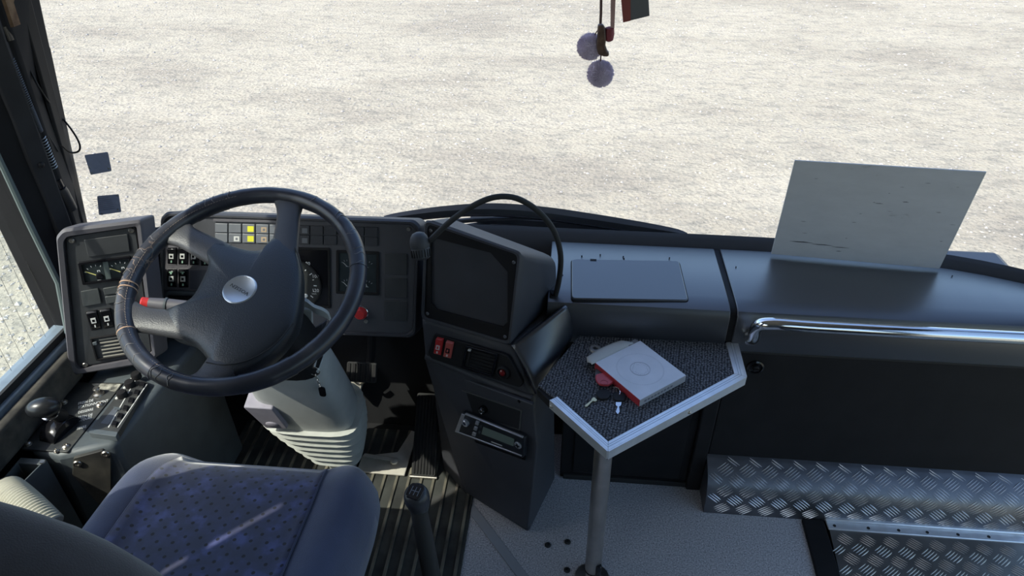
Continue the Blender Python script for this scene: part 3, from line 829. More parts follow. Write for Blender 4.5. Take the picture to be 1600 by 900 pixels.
# ------------------------------------------------------------------ small shared parts for panels
def screw(fr, t, px, py, h, r=.0062, m=STEEL):
    a, b = fr.loc(px, py, h)
    o = MB(Matrix.Translation((a, b, h))).lathe([(r, -.001), (r, .0015), (r * .8, .003), (r * .42, .003), (r * .38, .0012)], 14).build('screw', m, t)
    return o
def slab(fr, t, name, quad, h0, h1, m, r=.003, bevel=.001, hp=None):
    pts = fr.locs(quad, h1 if hp is None else hp)
    return MB().prism(rpoly(pts, r, 3), h0, h1).build(name, m, t, bevel=bevel)
def frameplate(fr, t, name, quad, inner, h0, h1, m, r=.003, ri=.002, bevel=.0008):
    o = rpoly(fr.locs(quad, h1), r, 3); i = rpoly(fr.locs(inner, h1), ri, 3)
    return MB().ringplate(ccw(o), ccw(i), h0, h1).build(name, m, t, bevel=bevel)
def lerp2(a, b, k): return (a[0] + (b[0] - a[0]) * k, a[1] + (b[1] - a[1]) * k)
def inq(q, u, v):
    """bilinear point in a quad TL,TR,BR,BL"""
    return lerp2(lerp2(q[0], q[1], u), lerp2(q[3], q[2], u), v)
def subq(q, u0, v0, u1, v1): return [inq(q, u0, v0), inq(q, u1, v0), inq(q, u1, v1), inq(q, u0, v1)]
def rocker(fr, t, quad, h, icon=PALEICON, top=None, bot=GREENICON, body=GLOSSBLK, hole=True, name='rocker_switch', sock=None):
    pts = fr.locs(quad, h + .004)
    if hole: slab(fr, t, 'switch_socket', subq(quad, -.06, -.04, 1.06, 1.04), h - .002, h + .0012, sock or BLACKPL, .003)
    TL, TR, BR, BL = [Vector((*p, 0)) for p in pts]
    # rocker face: bowed towards the middle
    rings = []
    for k, hh in ((0, .0025), (.08, .0065), (.35, .0050), (.65, .0042), (.92, .0035), (1, .001)):
        l, r = TL.lerp(BL, k), TR.lerp(BR, k); d = (r - l)
        rings.append([l + Vector((0, 0, h)), l + d * .04 + Vector((0, 0, h + hh)), r - d * .04 + Vector((0, 0, h + hh)), r + Vector((0, 0, h))])
    s = MB().loft(rings).build(name, body, t, bevel=.0008, smooth=50)
    def mark(u0, v0, u1, v1, m, hh):
        q = [inq(pts, u, v) for u, v in ((u0, v0), (u1, v0), (u1, v1), (u0, v1))]
        MB().prism(q, h + hh - .003, h + hh + .0006).build('icon', m, s)
    if icon:
        mark(.24, .36, .72, .64, icon, .0055)
        mark(.36, .44, .60, .56, GLOSSBLK, .0060)
    if top: mark(.28, .11, .68, .15, top, .0068); mark(.40, .15, .56, .24, top, .0066)
    if bot: mark(.42, .76, .54, .88, bot, .0048)
    return s
def vent(fr, t, quad, h, nsl, slat_m, frame_m=BLACKPL, slider=True):
    """air outlet: frame, dark throat, separate slats, one centre rib, a slider"""
    v = frameplate(fr, t, 'air_vent', quad, subq(quad, .05, .06, .97, .94), h - .004, h + .005, frame_m)
    slab(fr, v, 'vent_throat', subq(quad, .05, .06, .97, .94), h - .010, h - .007, DARKVOID, .001, 0)
    u0 = .22 if slider else .06
    for k in range(nsl):
        f = .12 + .76 * k / (nsl - 1)
        q = fr.locs(subq(quad, u0, f - .028, .955, f + .028), h + .001)
        MB().prism(q, h - .006, h + .002).build('slat', slat_m, v, bevel=.0006)
    q = fr.locs(subq(quad, .54, .08, .57, .92), h + .001); MB().prism(q, h - .007, h - .001).build('vent_rib', slat_m, v)
    if slider:
        MB().prism(fr.locs(subq(quad, .09, .12, .15, .88), h), h - .007, h - .001).build('slider_track', BLACKPL, v)
        MB().prism(fr.locs(subq(quad, .06, .14, .17, .27), h), h - .004, h + .007).build('slider', SHELLGREY, v, bevel=.001)
    return v

# ------------------------------------------------------------------ left instrument pod
fP = Fr((-1.18, 1.20, .49), (.15, .063, 0), (.05, .07, .36))
t = thing('instrument_pod', 'grey instrument pod with vent and gauges left of the steering wheel', 'dashboard', fP.M())
OUT = [(88, 368), (98, 356), (222, 341), (246, 556), (232, 566), (118, 585), (108, 576)]
INN = [(99, 377), (105, 368), (214, 352), (238, 549), (228, 556), (124, 576), (118, 570)]
o_ = [Vector((*p, 0)) for p in ccw(rpoly(fP.locs(OUT), .008, 4))]; n_ = len(o_)
i_ = [Vector((*p, 0)) for p in ccw(rpoly(fP.locs(INN), .006, 4))]
cx = sum((p for p in o_), Vector()) / n_
back = Vector((.035, 0, -.13))
wdir = (fP.M().to_3x3().inverted() @ Vector((.004, .040, -.012)))
rings = [[p + wdir * 1.0 for p in o_], [cx + (p - cx) * 1.0 + wdir * .10 for p in o_], [cx + (p - cx) * .995 + Vector((0, 0, .004)) for p in o_], [cx + (p - cx) * .965 + Vector((0, 0, .008)) for p in o_],
         [p + Vector((0, 0, .006)) for p in i_], [p + Vector((0, 0, -.008)) for p in i_]]
MB().loft(rings).build('shell', PODPL, t, smooth=40)
mw = fP.M().to_3x3().inverted()
m0 = fP.to((-1.09, 1.31, .58))
Mm_ = fP.M().inverted() @ Matrix.Translation((-1.09, 1.315, .55))
MB(Mm_).box(-.055, .05, -.03, .10, -.09, .14).build('mount', BLACKPL, t, bevel=.01)
FACE = [(102, 376), (107, 371), (211, 355), (236, 550), (228, 554), (126, 574), (121, 568)]
MB().prism(rpoly(fP.locs(FACE), .005, 3), -.010, -.002).build('faceplate', FACEPL, t, bevel=.001)
slab(fP, t, 'blank_cover', [(131, 375), (199, 366), (203, 393), (138, 402)], -.003, .0015, FACEPL, .002)
gq = [(121, 411), (203, 401), (209, 435), (129, 446)]
gz = frameplate(fP, t, 'gauge_window', gq, subq(gq, .06, .10, .96, .90), -.003, .005, GLOSSBLK)
GLASSDARK = mat('gauge_face', (.020, .026, .028), .25, var=.5, vscale=30)
slab(fP, gz, 'dial_face', subq(gq, .05, .09, .97, .91), -.003, .0005, GLASSDARK, .001, 0)
slab(fP, gz, 'dial_divider', subq(gq, .47, .10, .57, .90), 0, .0014, mat('grey_green', (.10, .125, .12), .4), .001, 0)
for cu in (.33, .80):
    a, b = fP.loc(*inq(gq, cu, .66))
    nd = MB().prism([(a - .0006, b), (a + .0012, b + .0013), (a - .022, b + .016), (a - .0225, b + .0148)], .001, .002).build('needle', mat('yellow_needle', (.75, .70, .25), .5), gz)
    MB(Matrix.Translation((a + .003, b - .002, .0005))).lathe([(.008, 0), (.0075, .003), (.004, .004)], 16).build('needle_cap', GLOSSBLK, gz)
    mb = MB()
    for k in range(7):
        an = radians(150 - k * 22)
        mb.box(.024, .028, -.0006, .0006, .0006, .0010, Matrix.Translation((a, b, 0)) @ Matrix.Rotation(an, 4, 'Z'))
    mb.box(a - .004, a + .004, b - .013, b - .011, .0006, .001); mb.box(a + .002, a + .008, b + .012, b + .0135, .0006, .001); mb.box(a + .002, a + .0035, b + .009, b + .0135, .0006, .001); mb.box(a + .0065, a + .008, b + .009, b + .0135, .0006, .001)
    mb.box(a + .017, a + .0185, b + .006, b + .012, .0006, .001)
    stuff(mb.build('dial_marks', WHITE, gz))
for q in ([(126, 456), (153, 451), (158, 474), (130, 479)], [(161, 451), (185, 447), (188, 458), (163, 461)], [(164, 464), (188, 461), (190, 471), (166, 475)]):
    slab(fP, t, 'blank_button', q, -.003, .002, mat('button_grey', (.055, .06, .062), .5, var=.3, vscale=30), .002)
rocker(fP, t, [(134, 488), (151, 485), (158, 513), (143, 516)], -.002, PALEICON, None, PALEICON)
rocker(fP, t, [(155, 485), (172, 482), (178, 510), (163, 513)], -.002, PALEICON, None, PALEICON)
vent(fP, t, [(140, 529), (200, 520), (208, 555), (150, 564)], -.002, 6, mat('slat_tan', (.28, .26, .22), .6))
for p in ((112, 376), (205, 360), (133, 570)): screw(fP, t, *p, -.001)

# ------------------------------------------------------------------ main instrument cluster
fC = Fr((-.372, 1.398, .5), (1, 0, 0), (0, .075, .3))
t = thing('instrument_cluster', 'dark instrument cluster with warning lamps and dials behind the steering wheel', 'dashboard', fC.M())
OUT = [(252, 340), (262, 330), (648, 343), (658, 352), (652, 520), (642, 527), (265, 512), (250, 500)]
o_ = [Vector((*p, 0)) for p in ccw(rpoly(fC.locs(OUT), .008, 3))]; n_ = len(o_)
cx = sum((p for p in o_), Vector()) / n_
def inset(pts, d):
    xs_ = [p.x for p in pts]; ys_ = [p.y for p in pts]
    w_, h_ = max(xs_) - min(xs_), max(ys_) - min(ys_)
    c_ = Vector(((max(xs_) + min(xs_)) / 2, (max(ys_) + min(ys_)) / 2, 0))
    return [Vector((c_.x + (p.x - c_.x) * (1 - 2 * d / w_), c_.y + (p.y - c_.y) * (1 - 2 * d / h_), 0)) for p in pts]
ins = inset(o_, .012)
wb = fC.M().to_3x3().inverted() @ Vector((0, .07, -.035))
rings = [[p + wb for p in o_], [p + Vector((0, 0, .002)) for p in o_], [p + Vector((0, 0, .009)) for p in inset(o_, .004)], [p + Vector((0, 0, .009)) for p in inset(o_, .009)], [p + Vector((0, 0, .001)) for p in ins]]
MB().loft(rings).build('housing', PLASTIC, t, smooth=40)
MB().prism([p.to_2d() for p in inset(o_, .0125)], -.004, .002).build('faceplate', mat('cluster_face', (.060, .061, .070), .5, var=.2, vscale=10, bump=.08, bscale=900), t)
# warning lamps, two rows
H0 = .002
for r_ in range(2):
    for c_ in range(12):
        x0 = 335 + c_ * 21.3; k = (x0 - 335) / 256
        ytop = (349 + 6.5 * k) + r_ * (15.3 + .2 * k)
        q = [(x0 + .8, ytop), (x0 + 20.3, ytop + .6), (x0 + 20.3, ytop + 14.3), (x0 + .8, ytop + 13.8)]
        lm = slab(fC, t, 'warning_lamp', q, H0 - .002, H0 + .004, LENSGREY if c_ < 5 else mat('lens_dark', (.05, .052, .06), .35) if (r_, c_) == (0, 5) else bpy.data.materials.get('lens_dark') or LENSGREY, .0015, .0008)
        im = {(0, 2): YELLOW, (1, 2): YELLOW, (0, 3): ORANGEICON, (1, 3): ORANGEICON, (1, 1): PALEICON, (0, 4): ORANGEICON, (1, 4): ORANGEICON, (1, 6): PALEICON and LENSGREY, (0, 6): LENSGREY}.get((r_, c_))
        if im:
            u0, u1 = ((.42, .92) if im is YELLOW else (.42, .86))
            slab(fC, lm, 'lamp_symbol', subq(q, u0, .22 if im is YELLOW else .3, u1, .86), H0 + .003, H0 + .0046, im, .0005, 0)
            if im in (PALEICON, ORANGEICON): slab(fC, lm, 'symbol_hole', subq(q, u0 + .13, .45, u1 - .13, .72), H0 + .004, H0 + .0049, LENSGREY, .0005, 0)
slab(fC, t, 'lamp_hood', [(333, 342), (452, 345), (452, 348.5), (333, 346)], H0, H0 + .006, PODPL, .001)
# rocker bank at the left
fb = slab(fC, t, 'switch_bank', [(256, 381), (332, 383), (332, 455), (256, 453)], H0 - .002, H0 + .0015, PODPL, .003)
for i, q in enumerate([[(261, 387), (275.5, 387), (275.5, 414), (261, 413)], [(278, 386), (293, 386), (293, 414.5), (278, 414)], [(295.5, 386), (310, 386), (310, 415), (295.5, 415)], [(313, 387), (328, 387), (328, 416), (313, 416)],
                       [(261, 421), (275.5, 421), (275.5, 450), (261, 449)], [(278.5, 421), (294, 421), (294, 450), (278.5, 450)]]):
    rocker(fC, t, q, H0 + .001, PALEICON, GREENICON if i in (2, 4, 5) else None, GREENICON, sock=PODPL)
slab(fC, t, 'blank_button', [(297, 422), (328, 422), (328, 452), (297, 452)], H0, H0 + .003, mat('blue_grey_button', (.06, .065, .085), .4), .002)
slab(fC, t, 'ledge', [(261, 456), (330, 457), (330, 461), (261, 460)], H0 - .002, H0 + .010, SHELLGREY, .001)
slab(fC, t, 'lower_cover', [(262, 463), (330, 464), (330, 485), (262, 484)], H0 - .002, H0 + .004, BLACKPL, .002)
# speedometer
sq = [(412, 386), (515, 388), (516, 482), (412, 478)]
sb = frameplate(fC, t, 'speedometer', sq, subq(sq, .03, .035, .97, .965), H0 - .002, H0 + .004, BLACKPL)
slab(fC, sb, 'backing', subq(sq, .02, .02, .98, .98), H0 - .002, H0 + .0012, GLOSSBLK, .001, 0)
sa, sbb = fC.loc(463, 443)
RR = .067
Msp = Matrix.Translation((sa, sbb, H0 + .001))
MB(Msp).lathe([(RR, 0), (RR, .004), (RR * .955, .004), (RR * .95, .001)], 48).build('dial_rim', BLACKPL, sb)
MB(Msp).lathe([(RR * .95, 0), (RR * .95, .0014)], 48).build('dial_face', mat('speedo_face', (.025, .027, .028), .35), sb)
mb = MB(Msp)
for k in range(15):
    an = radians(220 - k * 18.5)
    mb.box(RR * .70, RR * (.82 if k % 2 == 0 else .76), -.0011, .0011, .0014, .0018, Matrix.Rotation(an, 4, 'Z'))
stuff(mb.build('dial_marks', WHITE, sb))
for px, py, tx in ((482, 411, '80'), (494, 431, '100'), (494, 453, '120')):
    a, b = fC.loc(px, py); text_mesh('dial_number', tx, .0125, WHITE, sb, Matrix.Translation((a, b, H0 + .003)), 'CENTER', .0002)
a, b = fC.loc(479, 461); MB(Matrix.Translation((a, b, H0 + .0024))).lathe([(.0052, 0), (.0050, .003), (.003, .004)], 16).build('reset_knob', WHITE, sb)
a, b = fC.loc(492, 458); text_mesh('dial_lettering', 'km/h', .006, PALEICON, sb, Matrix.Translation((a, b, H0 + .003)), 'CENTER', .0002)
# block of four small gauges
gq = [(525, 391), (592, 394), (592, 462), (525, 459)]
gb = frameplate(fC, t, 'gauge_block', gq, subq(gq, .06, .06, .94, .94), H0 - .002, H0 + .004, BLACKPL)
slab(fC, gb, 'dial_face', subq(gq, .05, .05, .95, .95), H0 - .002, H0 + .0012, GLASSDARK, .001, 0)
for cu, cv in ((.27, .30), (.73, .30), (.27, .75), (.73, .75)):
    a, b = fC.loc(*inq(gq, cu, cv))
    mb = MB(Matrix.Translation((a, b - .006, H0 + .0012)))
    for k in range(5):
        mb.box(.014, .018, -.0006, .0006, 0, .0004, Matrix.Rotation(radians(140 - 25 * k), 4, 'Z'))
    mb.box(-.004, .004, -.0005, .0005, 0, .0004)
    stuff(mb.build('dial_marks', mat('dim_marks', (.30, .31, .33), .6) if cu < .5 and cv < .5 else bpy.data.materials['dim_marks'], gb))
    MB(Matrix.Translation((a, b - .006, H0 + .0012)) @ Matrix.Rotation(radians(150 - 60 * cu), 4, 'Z')).box(0, .014, -.0006, .0006, .0004, .001).build('needle', PALEICON, gb)
for q in ([(601, 396), (636, 397), (636, 430), (601, 429)], [(601, 434), (636, 435), (636, 466), (601, 465)], [(601, 470), (636, 471), (636, 502), (601, 501)]):
    slab(fC, t, 'blank_cover', q, H0 - .002, H0 + .0025, FACEPL, .002)
a, b = fC.loc(563, 490, .01)
rb = MB(Matrix.Translation((a, b, H0))).lathe([(.017, 0), (.017, .006), (.015, .014), (.012, .018)], 24).build('red_button', RED, t)
MB(Matrix.Translation((a, b, H0))).lathe([(.019, 0), (.019, .003), (.0172, .004)], 24).build('button_ring', CHROME, rb)
for p in ((256, 343), (639, 358), (572, 502)): screw(fC, t, *p, H0, .0055)

# ------------------------------------------------------------------ centre console with hooded screen
b0, b1 = az(658, 498, .58), az(799, 540, .58)
nh = Vector((0, 0, 1)).cross(b1 - b0).normalized()  # points to the rear or front
if nh.y < 0: nh = -nh
fB = Fr(b0, b1 - b0, Vector((0, 0, 1)) * cos(radians(11)) + nh * sin(radians(11)))
t = thing('center_console', 'dark centre console with hooded mesh screen, vent and red switches', 'console', Matrix.Translation((-.2, 1.3, 0)))
Mi = Matrix.Translation((.2, -1.3, 0))
TLb, TRb = Vector((*fB.loc(664, 342), 0)), Vector((*fB.loc(816, 394), 0))
BLb, BRb = Vector((0, 0, 0)), Vector((*fB.loc(799, 540), 0))
TLw, TRw = fB.W(TLb.x, TLb.y), fB.W(TRb.x, TRb.y)
# hood
def rr3(pts, r, n=4):
    out = []
    for i in range(len(pts)):
        p0, p, p1 = Vector(pts[i - 1]), Vector(pts[i]), Vector(pts[(i + 1) % len(pts)])
        A, Bq = p + (p0 - p).normalized() * r, p + (p1 - p).normalized() * r
        for k in range(n + 1):
            s_ = k / n; out.append(A * (1 - s_) ** 2 + p * 2 * s_ * (1 - s_) + Bq * s_ * s_)
    return out
bk = [Vector((-.345, 1.50, .60)), Vector((-.012, 1.45, .585)), ay(868, 402, 1.45), ay(690, 336, 1.50)]
frn = [b0, b1, TRw, TLw]
F0 = rr3(frn, .014); F1 = rr3([p + fB.n * 0 for p in frn], .014)
cF = sum(frn, Vector()) / 4
inn = [cF + (p - cF) * .93 for p in F0]
rings = [rr3(bk, .03), [p.lerp(q, .12) for p, q in zip(rr3(frn, .02), rr3(bk, .03))], F0, [cF + (p - cF) * .975 + fB.n * .004 for p in F0], [p + fB.n * .003 for p in inn], [p - fB.n * .006 for p in inn]]
MB(Mi).loft(rings).build('hood', PLASTIC, t, smooth=40)
# bezel with cut corner opening
fBM = Mi @ fB.M()
bo = [(663, 350), (674, 345), (806, 392), (814, 402), (797, 533), (789, 536), (664, 498), (660, 490)]
bi = [(673, 376), (682, 373), (766, 395), (793, 425), (793, 503), (785, 511), (682, 484), (673, 473)]
om = ccw(fB.locs(bo)); im_ = ccw(fB.locs(bi))
MB(fBM).ringplate(om, im_, -.006, .0).build('bezel', BLACKPL, t, bevel=.001)
sc = MB(fBM).prism(im_, -.030, -.024).build('screen', mat('screen_black', (.006, .006, .007), .7, spec=.15), t)
# mesh in front of the screen
mb = MB(fBM)
xs_ = [p[0] for p in im_]; ys_ = [p[1] for p in im_]
x0, x1, y0, y1 = min(xs_) + .002, max(xs_) - .002, min(ys_) + .002, max(ys_) - .002
def inside(x, y):
    c = False; n = len(im_)
    for i in range(n):
        (ax_, ay_), (bx_, by_) = im_[i - 1], im_[i]
        if (ay_ > y) != (by_ > y) and x < (bx_ - ax_) * (y - ay_) / (by_ - ay_) + ax_: c = not c
    return c
stp = .0066
for sgn in (1, -1):
    k = -80
    while k < 80:
        run = None
        for i in range(0, 91):
            x = x0 + (x1 - x0) * i / 90
            y = (y0 + y1) / 2 + k * stp + sgn * (x - (x0 + x1) / 2) * .85
            ok = inside(x, y)
            if ok and run is None: run = (x, y)
            if run and (not ok or i == 90):
                xa, ya = run; d = Vector((x - xa, y - ya)); 
                if d.length > .004:
                    q = Vector((-d.y, d.x)).normalized() * .00055
                    mb.prism([(xa - q.x, ya - q.y), (x - q.x, y - q.y), (x + q.x, y + q.y), (xa + q.x, ya + q.y)], -.014, -.0125)
                run = None
        k += 1
stuff(mb.build('mesh', mat('mesh_green_grey', (.010, .017, .013), .8, spec=.15), sc))
for p in ((673, 360), (803, 410), (668, 490), (789, 526)):
    a, b = fB.loc(*p)
    MB(fBM @ Matrix.Translation((a, b, 0))).lathe([(.0045, -.001), (.0045, .001), (.0034, .0022), (.0018, .0022), (.0016, .001)], 12).build('screw', mat('dark_steel', (.22, .22, .23), .4, metal=.9), t)
# body below
tl, tr = az(664, 560, .47), az(835, 627, .47)
A_, B_ = az(725, 770, 0), az(826, 834, 0)
C_ = Vector((.008, 1.385, 0)); D_ = Vector((-.33, 1.39, 0))
S1, S2, S3, S4 = b1.copy(), Vector((.010, 1.372, .642)), Vector((.028, 1.380, .548)), tr + Vector((.004, .004, .02))
vsb = [A_, B_, C_, D_, tl, tr, Vector((-.012, 1.40, .47)), Vector((-.345, 1.42, .47)), b0, b1, Vector((-.015, 1.40, .60)), Vector((-.345, 1.45, .60)), Vector((-.015, 1.45, .59))]
fsb = [(0, 3, 2, 1), (0, 1, 5, 4), (1, 2, 6, 5), (2, 3, 7, 6), (3, 0, 4, 7), (4, 5, 9, 8), (5, 6, 10, 9), (7, 4, 8, 11), (6, 7, 11, 12, 10), (8, 9, 10, 12, 11)]
MB(Mi).add(vsb, fsb).build('body', PLASTIC, t, bevel=.010, seg=3)
# rounded ledge under the switch strip
MB(Mi).tube([tl + Vector((.004, .008, .002)), tr + Vector((-.004, .006, .002))], .011, 12).build('ledge', PLASTIC, t)
# switch strip
mid = (b0 + b1) / 2
fS = Fr(tl, tr - tl, mid - (tl + tr) / 2)
fSM = Mi @ fS.M()
HS = .007
pl_ = MB(fSM).prism(rpoly(fS.locs([(679, 521), (793, 556), (817, 598), (812, 606), (673, 560), (669, 551)], HS), .006, 4), -.004, HS).build('strip_plate', BLACKPL, t, bevel=.0015)
def sroc(q, m, icon):
    pts = fS.locs(q, HS + .004); TL, TR, BR, BL = [Vector((*p, 0)) for p in pts]
    rings = []
    for k, hh in ((0, .002), (.08, .0075), (.4, .0055), (.65, .0045), (.93, .004), (1, .001)):
        l, r = TL.lerp(BL, k), TR.lerp(BR, k); d = r - l
        rings.append([l + Vector((0, 0, HS)), l + d * .05 + Vector((0, 0, HS + hh)), r - d * .05 + Vector((0, 0, HS + hh)), r + Vector((0, 0, HS))])
    s = MB(fSM).loft(rings).build('rocker_switch', m, t, bevel=.001, smooth=50)
    MB(fSM).prism([inq(pts, u, v) for u, v in ((.25, .42), (.75, .42), (.75, .68), (.25, .68))], HS + .002, HS + .0062).build('icon', icon, s)
    MB(fSM).prism([inq(pts, u, v) for u, v in ((.40, .48), (.60, .48), (.60, .62), (.40, .62))], HS + .002, HS + .0066).build('icon', m, s)
    MB(fSM).prism([inq(pts, u, v) for u, v in ((.4, .78), (.6, .78), (.6, .9), (.4, .9))], HS + .002, HS + .0050).build('icon', PALEICON, s)
sroc([(682, 527), (692.5, 529.5), (688, 556), (676.5, 553)], RED, PALEICON)
sroc([(697.5, 532), (708.5, 535), (703.5, 561), (691.5, 558)], PALERED, GLOSSBLK)
# vent on the strip
vq = [(728.5, 540), (778, 553), (770, 589), (721, 574)]
fo = ccw(rpoly(fS.locs(vq, HS + .003), .002, 2)); fi = ccw(rpoly(fS.locs(subq(vq, .06, .07, .94, .93), HS + .003), .002, 2))
v = MB(fSM).ringplate(fo, fi, HS - .001, HS + .005).build('air_vent', GLOSSBLK, t, bevel=.0006)
MB(fSM).prism(fi, HS - .001, HS + .0006).build('vent_throat', DARKVOID, v)
for k in range(6):
    f = .14 + .72 * k / 5
    MB(fSM).prism(fS.locs(subq(vq, .22, f - .028, .93, f + .028), HS + .003), HS, HS + .004).build('slat', BLACKPL, v, bevel=.0005)
MB(fSM).prism(fS.locs(subq(vq, .10, .15, .18, .85), HS + .003), HS, HS + .003).build('slider_track', BLACKPL, v)
MB(fSM).prism(fS.locs(subq(vq, .10, .10, .17, .18), HS + .003), HS, HS + .007).build('slider', PALEICON, v)
a, b = fS.loc(787, 581, HS)
lg = MB(fSM @ Matrix.Translation((a, b, HS))).lathe([(.0165, -.002), (.0165, .006), (.012, .009), (.0095, .004)], 24).build('lighter_socket', BLACKPL, t)
MB(fSM @ Matrix.Translation((a, b, HS))).lathe([(.0085, 0), (.0080, .008), (.004, .010)], 20).build('lighter_button', mat('dark_ruby', (.16, .01, .012), .2), lg)
# lower front plate with slot
fL = Fr(A_, B_ - A_, (tl + tr) / 2 - (A_ + B_) / 2)
fLM = Mi @ fL.M()
def lowp(name, q, h0, h1, m, r=.002, bevel=.0008, parent=None):
    return MB(fLM).prism(rpoly(fL.locs(q, h1), r, 3), h0, h1).build(name, m, parent or t, bevel=bevel)
HB = .010
lp = lowp('front_plate', [(671, 572), (832, 632), (838, 700), (824, 826), (729, 770), (690, 640)], -.004, .006, PLASTIC, .006, .002)
sl = [(714, 606), (816, 641), (813, 673), (714, 640)]
so = ccw(rpoly(fL.locs(sl, .007), .002, 2)); si = ccw(rpoly(fL.locs(subq(sl, .02, .05, .98, .95), .007), .002, 2))
sf = MB(fLM).ringplate(so, si, .004, .0085).build('slot_frame', mat('frame_edge', (.09, .09, .09), .35), t)
MB(fLM).prism(si, .004, .0068).build('slot', DARKVOID, sf)
a, b = fL.loc(755, 640, .012)
kn = MB(fLM @ Matrix.Translation((a, b, .006))).lathe([(.011, 0), (.0105, .012), (.009, .015), (.005, .0155)], 20).build('knob', GLOSSBLK, t)
MB(fLM @ Matrix.Translation((a, b, .006))).lathe([(.0075, .0150), (.0072, .0162), (.006, .0162), (.0058, .0155)], 20).build('knob_ring', CHROME, kn)
for p in ((693, 583), (811, 627)):
    a, b = fL.loc(*p, .006); MB(fLM @ Matrix.Translation((a, b, .006))).lathe([(.0045, -.001), (.0045, .0006), (.002, .0012)], 10).build('screw', GLOSSBLK, t)
# sloping arm between console and dash
def armf(u, v):
    a_ = b1.lerp(S2, u); c_ = S4.lerp(S3, u)
    return a_.lerp(c_, v) + Vector((.006, -.004, .004)) * sin(pi * v) * .6
MB(Mi).grid(armf, 12, 10).build('side_arm', DASH, t, smooth=80, solid=.012)

# radio
rq = [(722, 644), (820, 684), (818, 716), (710, 676)]
fR = Fr(fL.W(*fL.loc(710, 676, .007), .007), fL.u, fL.v)
t = thing('car_radio', 'silver edged car radio with green display in the centre console', 'radio', fR.M())
HR = .016
pts = fR.locs(rq, HR)
MB().prism(rpoly(fR.locs([(713, 643), (822, 683), (821, 719), (708, 678)], .001), .002, 2), 0, .003).build('mounting_frame', GLOSSBLK, t, bevel=.0006)
MB().prism(rpoly(pts, .006, 4), .003, HR).build('front', mat('radio_black', (.02, .022, .028), .3), t, bevel=.003)
SILV = mat('silver_plastic', (.55, .56, .60), .3, metal=.6)
MB().prism(fR.locs(subq(rq, .05, .0, .97, .06), HR + .001), .012, HR + .002).build('top_trim', SILV, t, bevel=.001)
MB().prism(fR.locs(subq(rq, .02, .90, .97, .95), HR + .001), .012, HR + .002).build('bottom_trim', SILV, t, bevel=.0008)
MB().prism(fR.locs(subq(rq, .0, .06, .055, .95), HR), .008, HR + .001).build('side_trim', SILV, t, bevel=.001)
a, b = fR.loc(727, 661, HR + .004)
kn = MB(Matrix.Translation((a, b, HR))).lathe([(.0105, 0), (.0100, .007), (.008, .009), (.0055, .0085), (.005, .006)], 24).build('volume_knob', SILV, t)
MB(Matrix.Translation((a, b, HR))).lathe([(.0048, .005), (.0045, .0078)], 16).build('knob_centre', mat('blue_black', (.02, .03, .08), .3), kn)
for v_ in (.20, .47, .74):
    MB().prism(rpoly(fR.locs(subq(rq, .235, v_ - .07, .285, v_ + .09), HR + .002), .0012, 2), HR - .001, HR + .003).build('button', SILV, t, bevel=.0005)
for v_ in (.30, .58):
    MB().prism(rpoly(fR.locs(subq(rq, .31, v_ - .05, .335, v_ + .06), HR + .002), .0008, 2), HR - .001, HR + .002).build('button', SHELLGREY, t)
MB().prism(rpoly(fR.locs(subq(rq, .36, .27, .84, .62), HR + .001), .001, 2), HR - .001, HR + .0008).build('display', mat('lcd_green', (.17, .21, .18), .35), t)
mb = MB(); mb.prism(fR.locs(subq(rq, .52, .77, .68, .81), HR), HR - .001, HR + .0006); mb.build('lettering_bar', PALEICON, t)
a, b = fR.loc(809, 696, HR + .002)
pd = MB(Matrix.Translation((a, b, HR))).lathe([(.0100, 0), (.0098, .003), (.009, .0036)], 24).build('control_pad', SILV, t)
for an in (.3, .3 + pi / 2):
    MB(Matrix.Translation((a, b, HR + .0034)) @ Matrix.Rotation(an, 4, 'Z')).box(-.0068, .0068, -.0016, .0016, 0, .0008).build('pad_cross', GLOSSBLK, pd)

# ------------------------------------------------------------------ gooseneck microphone
mp_ = [ay(866, 468, 1.402), ay(873, 440, 1.395), ay(876, 400, 1.385), ay(866, 362, 1.375), ay(843, 332, 1.365), ay(815, 313, 1.355), ay(790, 307, 1.345), ay(762, 311, 1.335), ay(730, 327, 1.325), ay(700, 349, 1.315), ay(672, 376, 1.300)]
t = thing('gooseneck_microphone', 'black gooseneck microphone arching over the centre console', 'microphone', mp_[0])
Mg = Matrix.Translation(-mp_[0])
MB(Mg).tube(catmull(mp_, 6), .0066, 12).build('gooseneck', RUBBER, t)
MB(Mg).tube([mp_[0] + Vector((0, 0, -.012)), mp_[0] + Vector((0, 0, .022))], .0085, 14).build('base_sleeve', GLOSSBLK, t)
MB(Mg).box(mp_[0].x - .012, mp_[0].x + .006, mp_[0].y - .010, mp_[0].y + .020, mp_[0].z - .014, mp_[0].z + .016).build('base_bracket', BLACKPL, t, bevel=.003)
hd = (ay(659, 400, 1.285) - ay(655, 372, 1.300)).normalized()
c = ay(655, 375, 1.300)
rings_r = [(.004, -.016), (.011, -.013), (.0155, -.006), (.0175, .003), (.0178, .012), (.0165, .016), (.0172, .018), (.0165, .034), (.012, .038)]
Q = hd.to_track_quat('Z', 'Y').to_matrix().to_4x4()
MB(Mg @ Matrix.Translation(c) @ Q).lathe([(r_ * 1.22, z_ * 1.12) for r_, z_ in rings_r], 24).build('microphone_head', mat('foam_black', (.045, .048, .055), .6, bump=.2, bscale=900), t)
mb = MB(Mg @ Matrix.Translation(c) @ Q)
for k in range(20):
    mb.box(.0200, .0220, -.0006, .0006, .020, .037, Matrix.Rotation(k * pi / 10, 4, 'Z'))
stuff(mb.build('grip_ribs', BLACKPL, t))

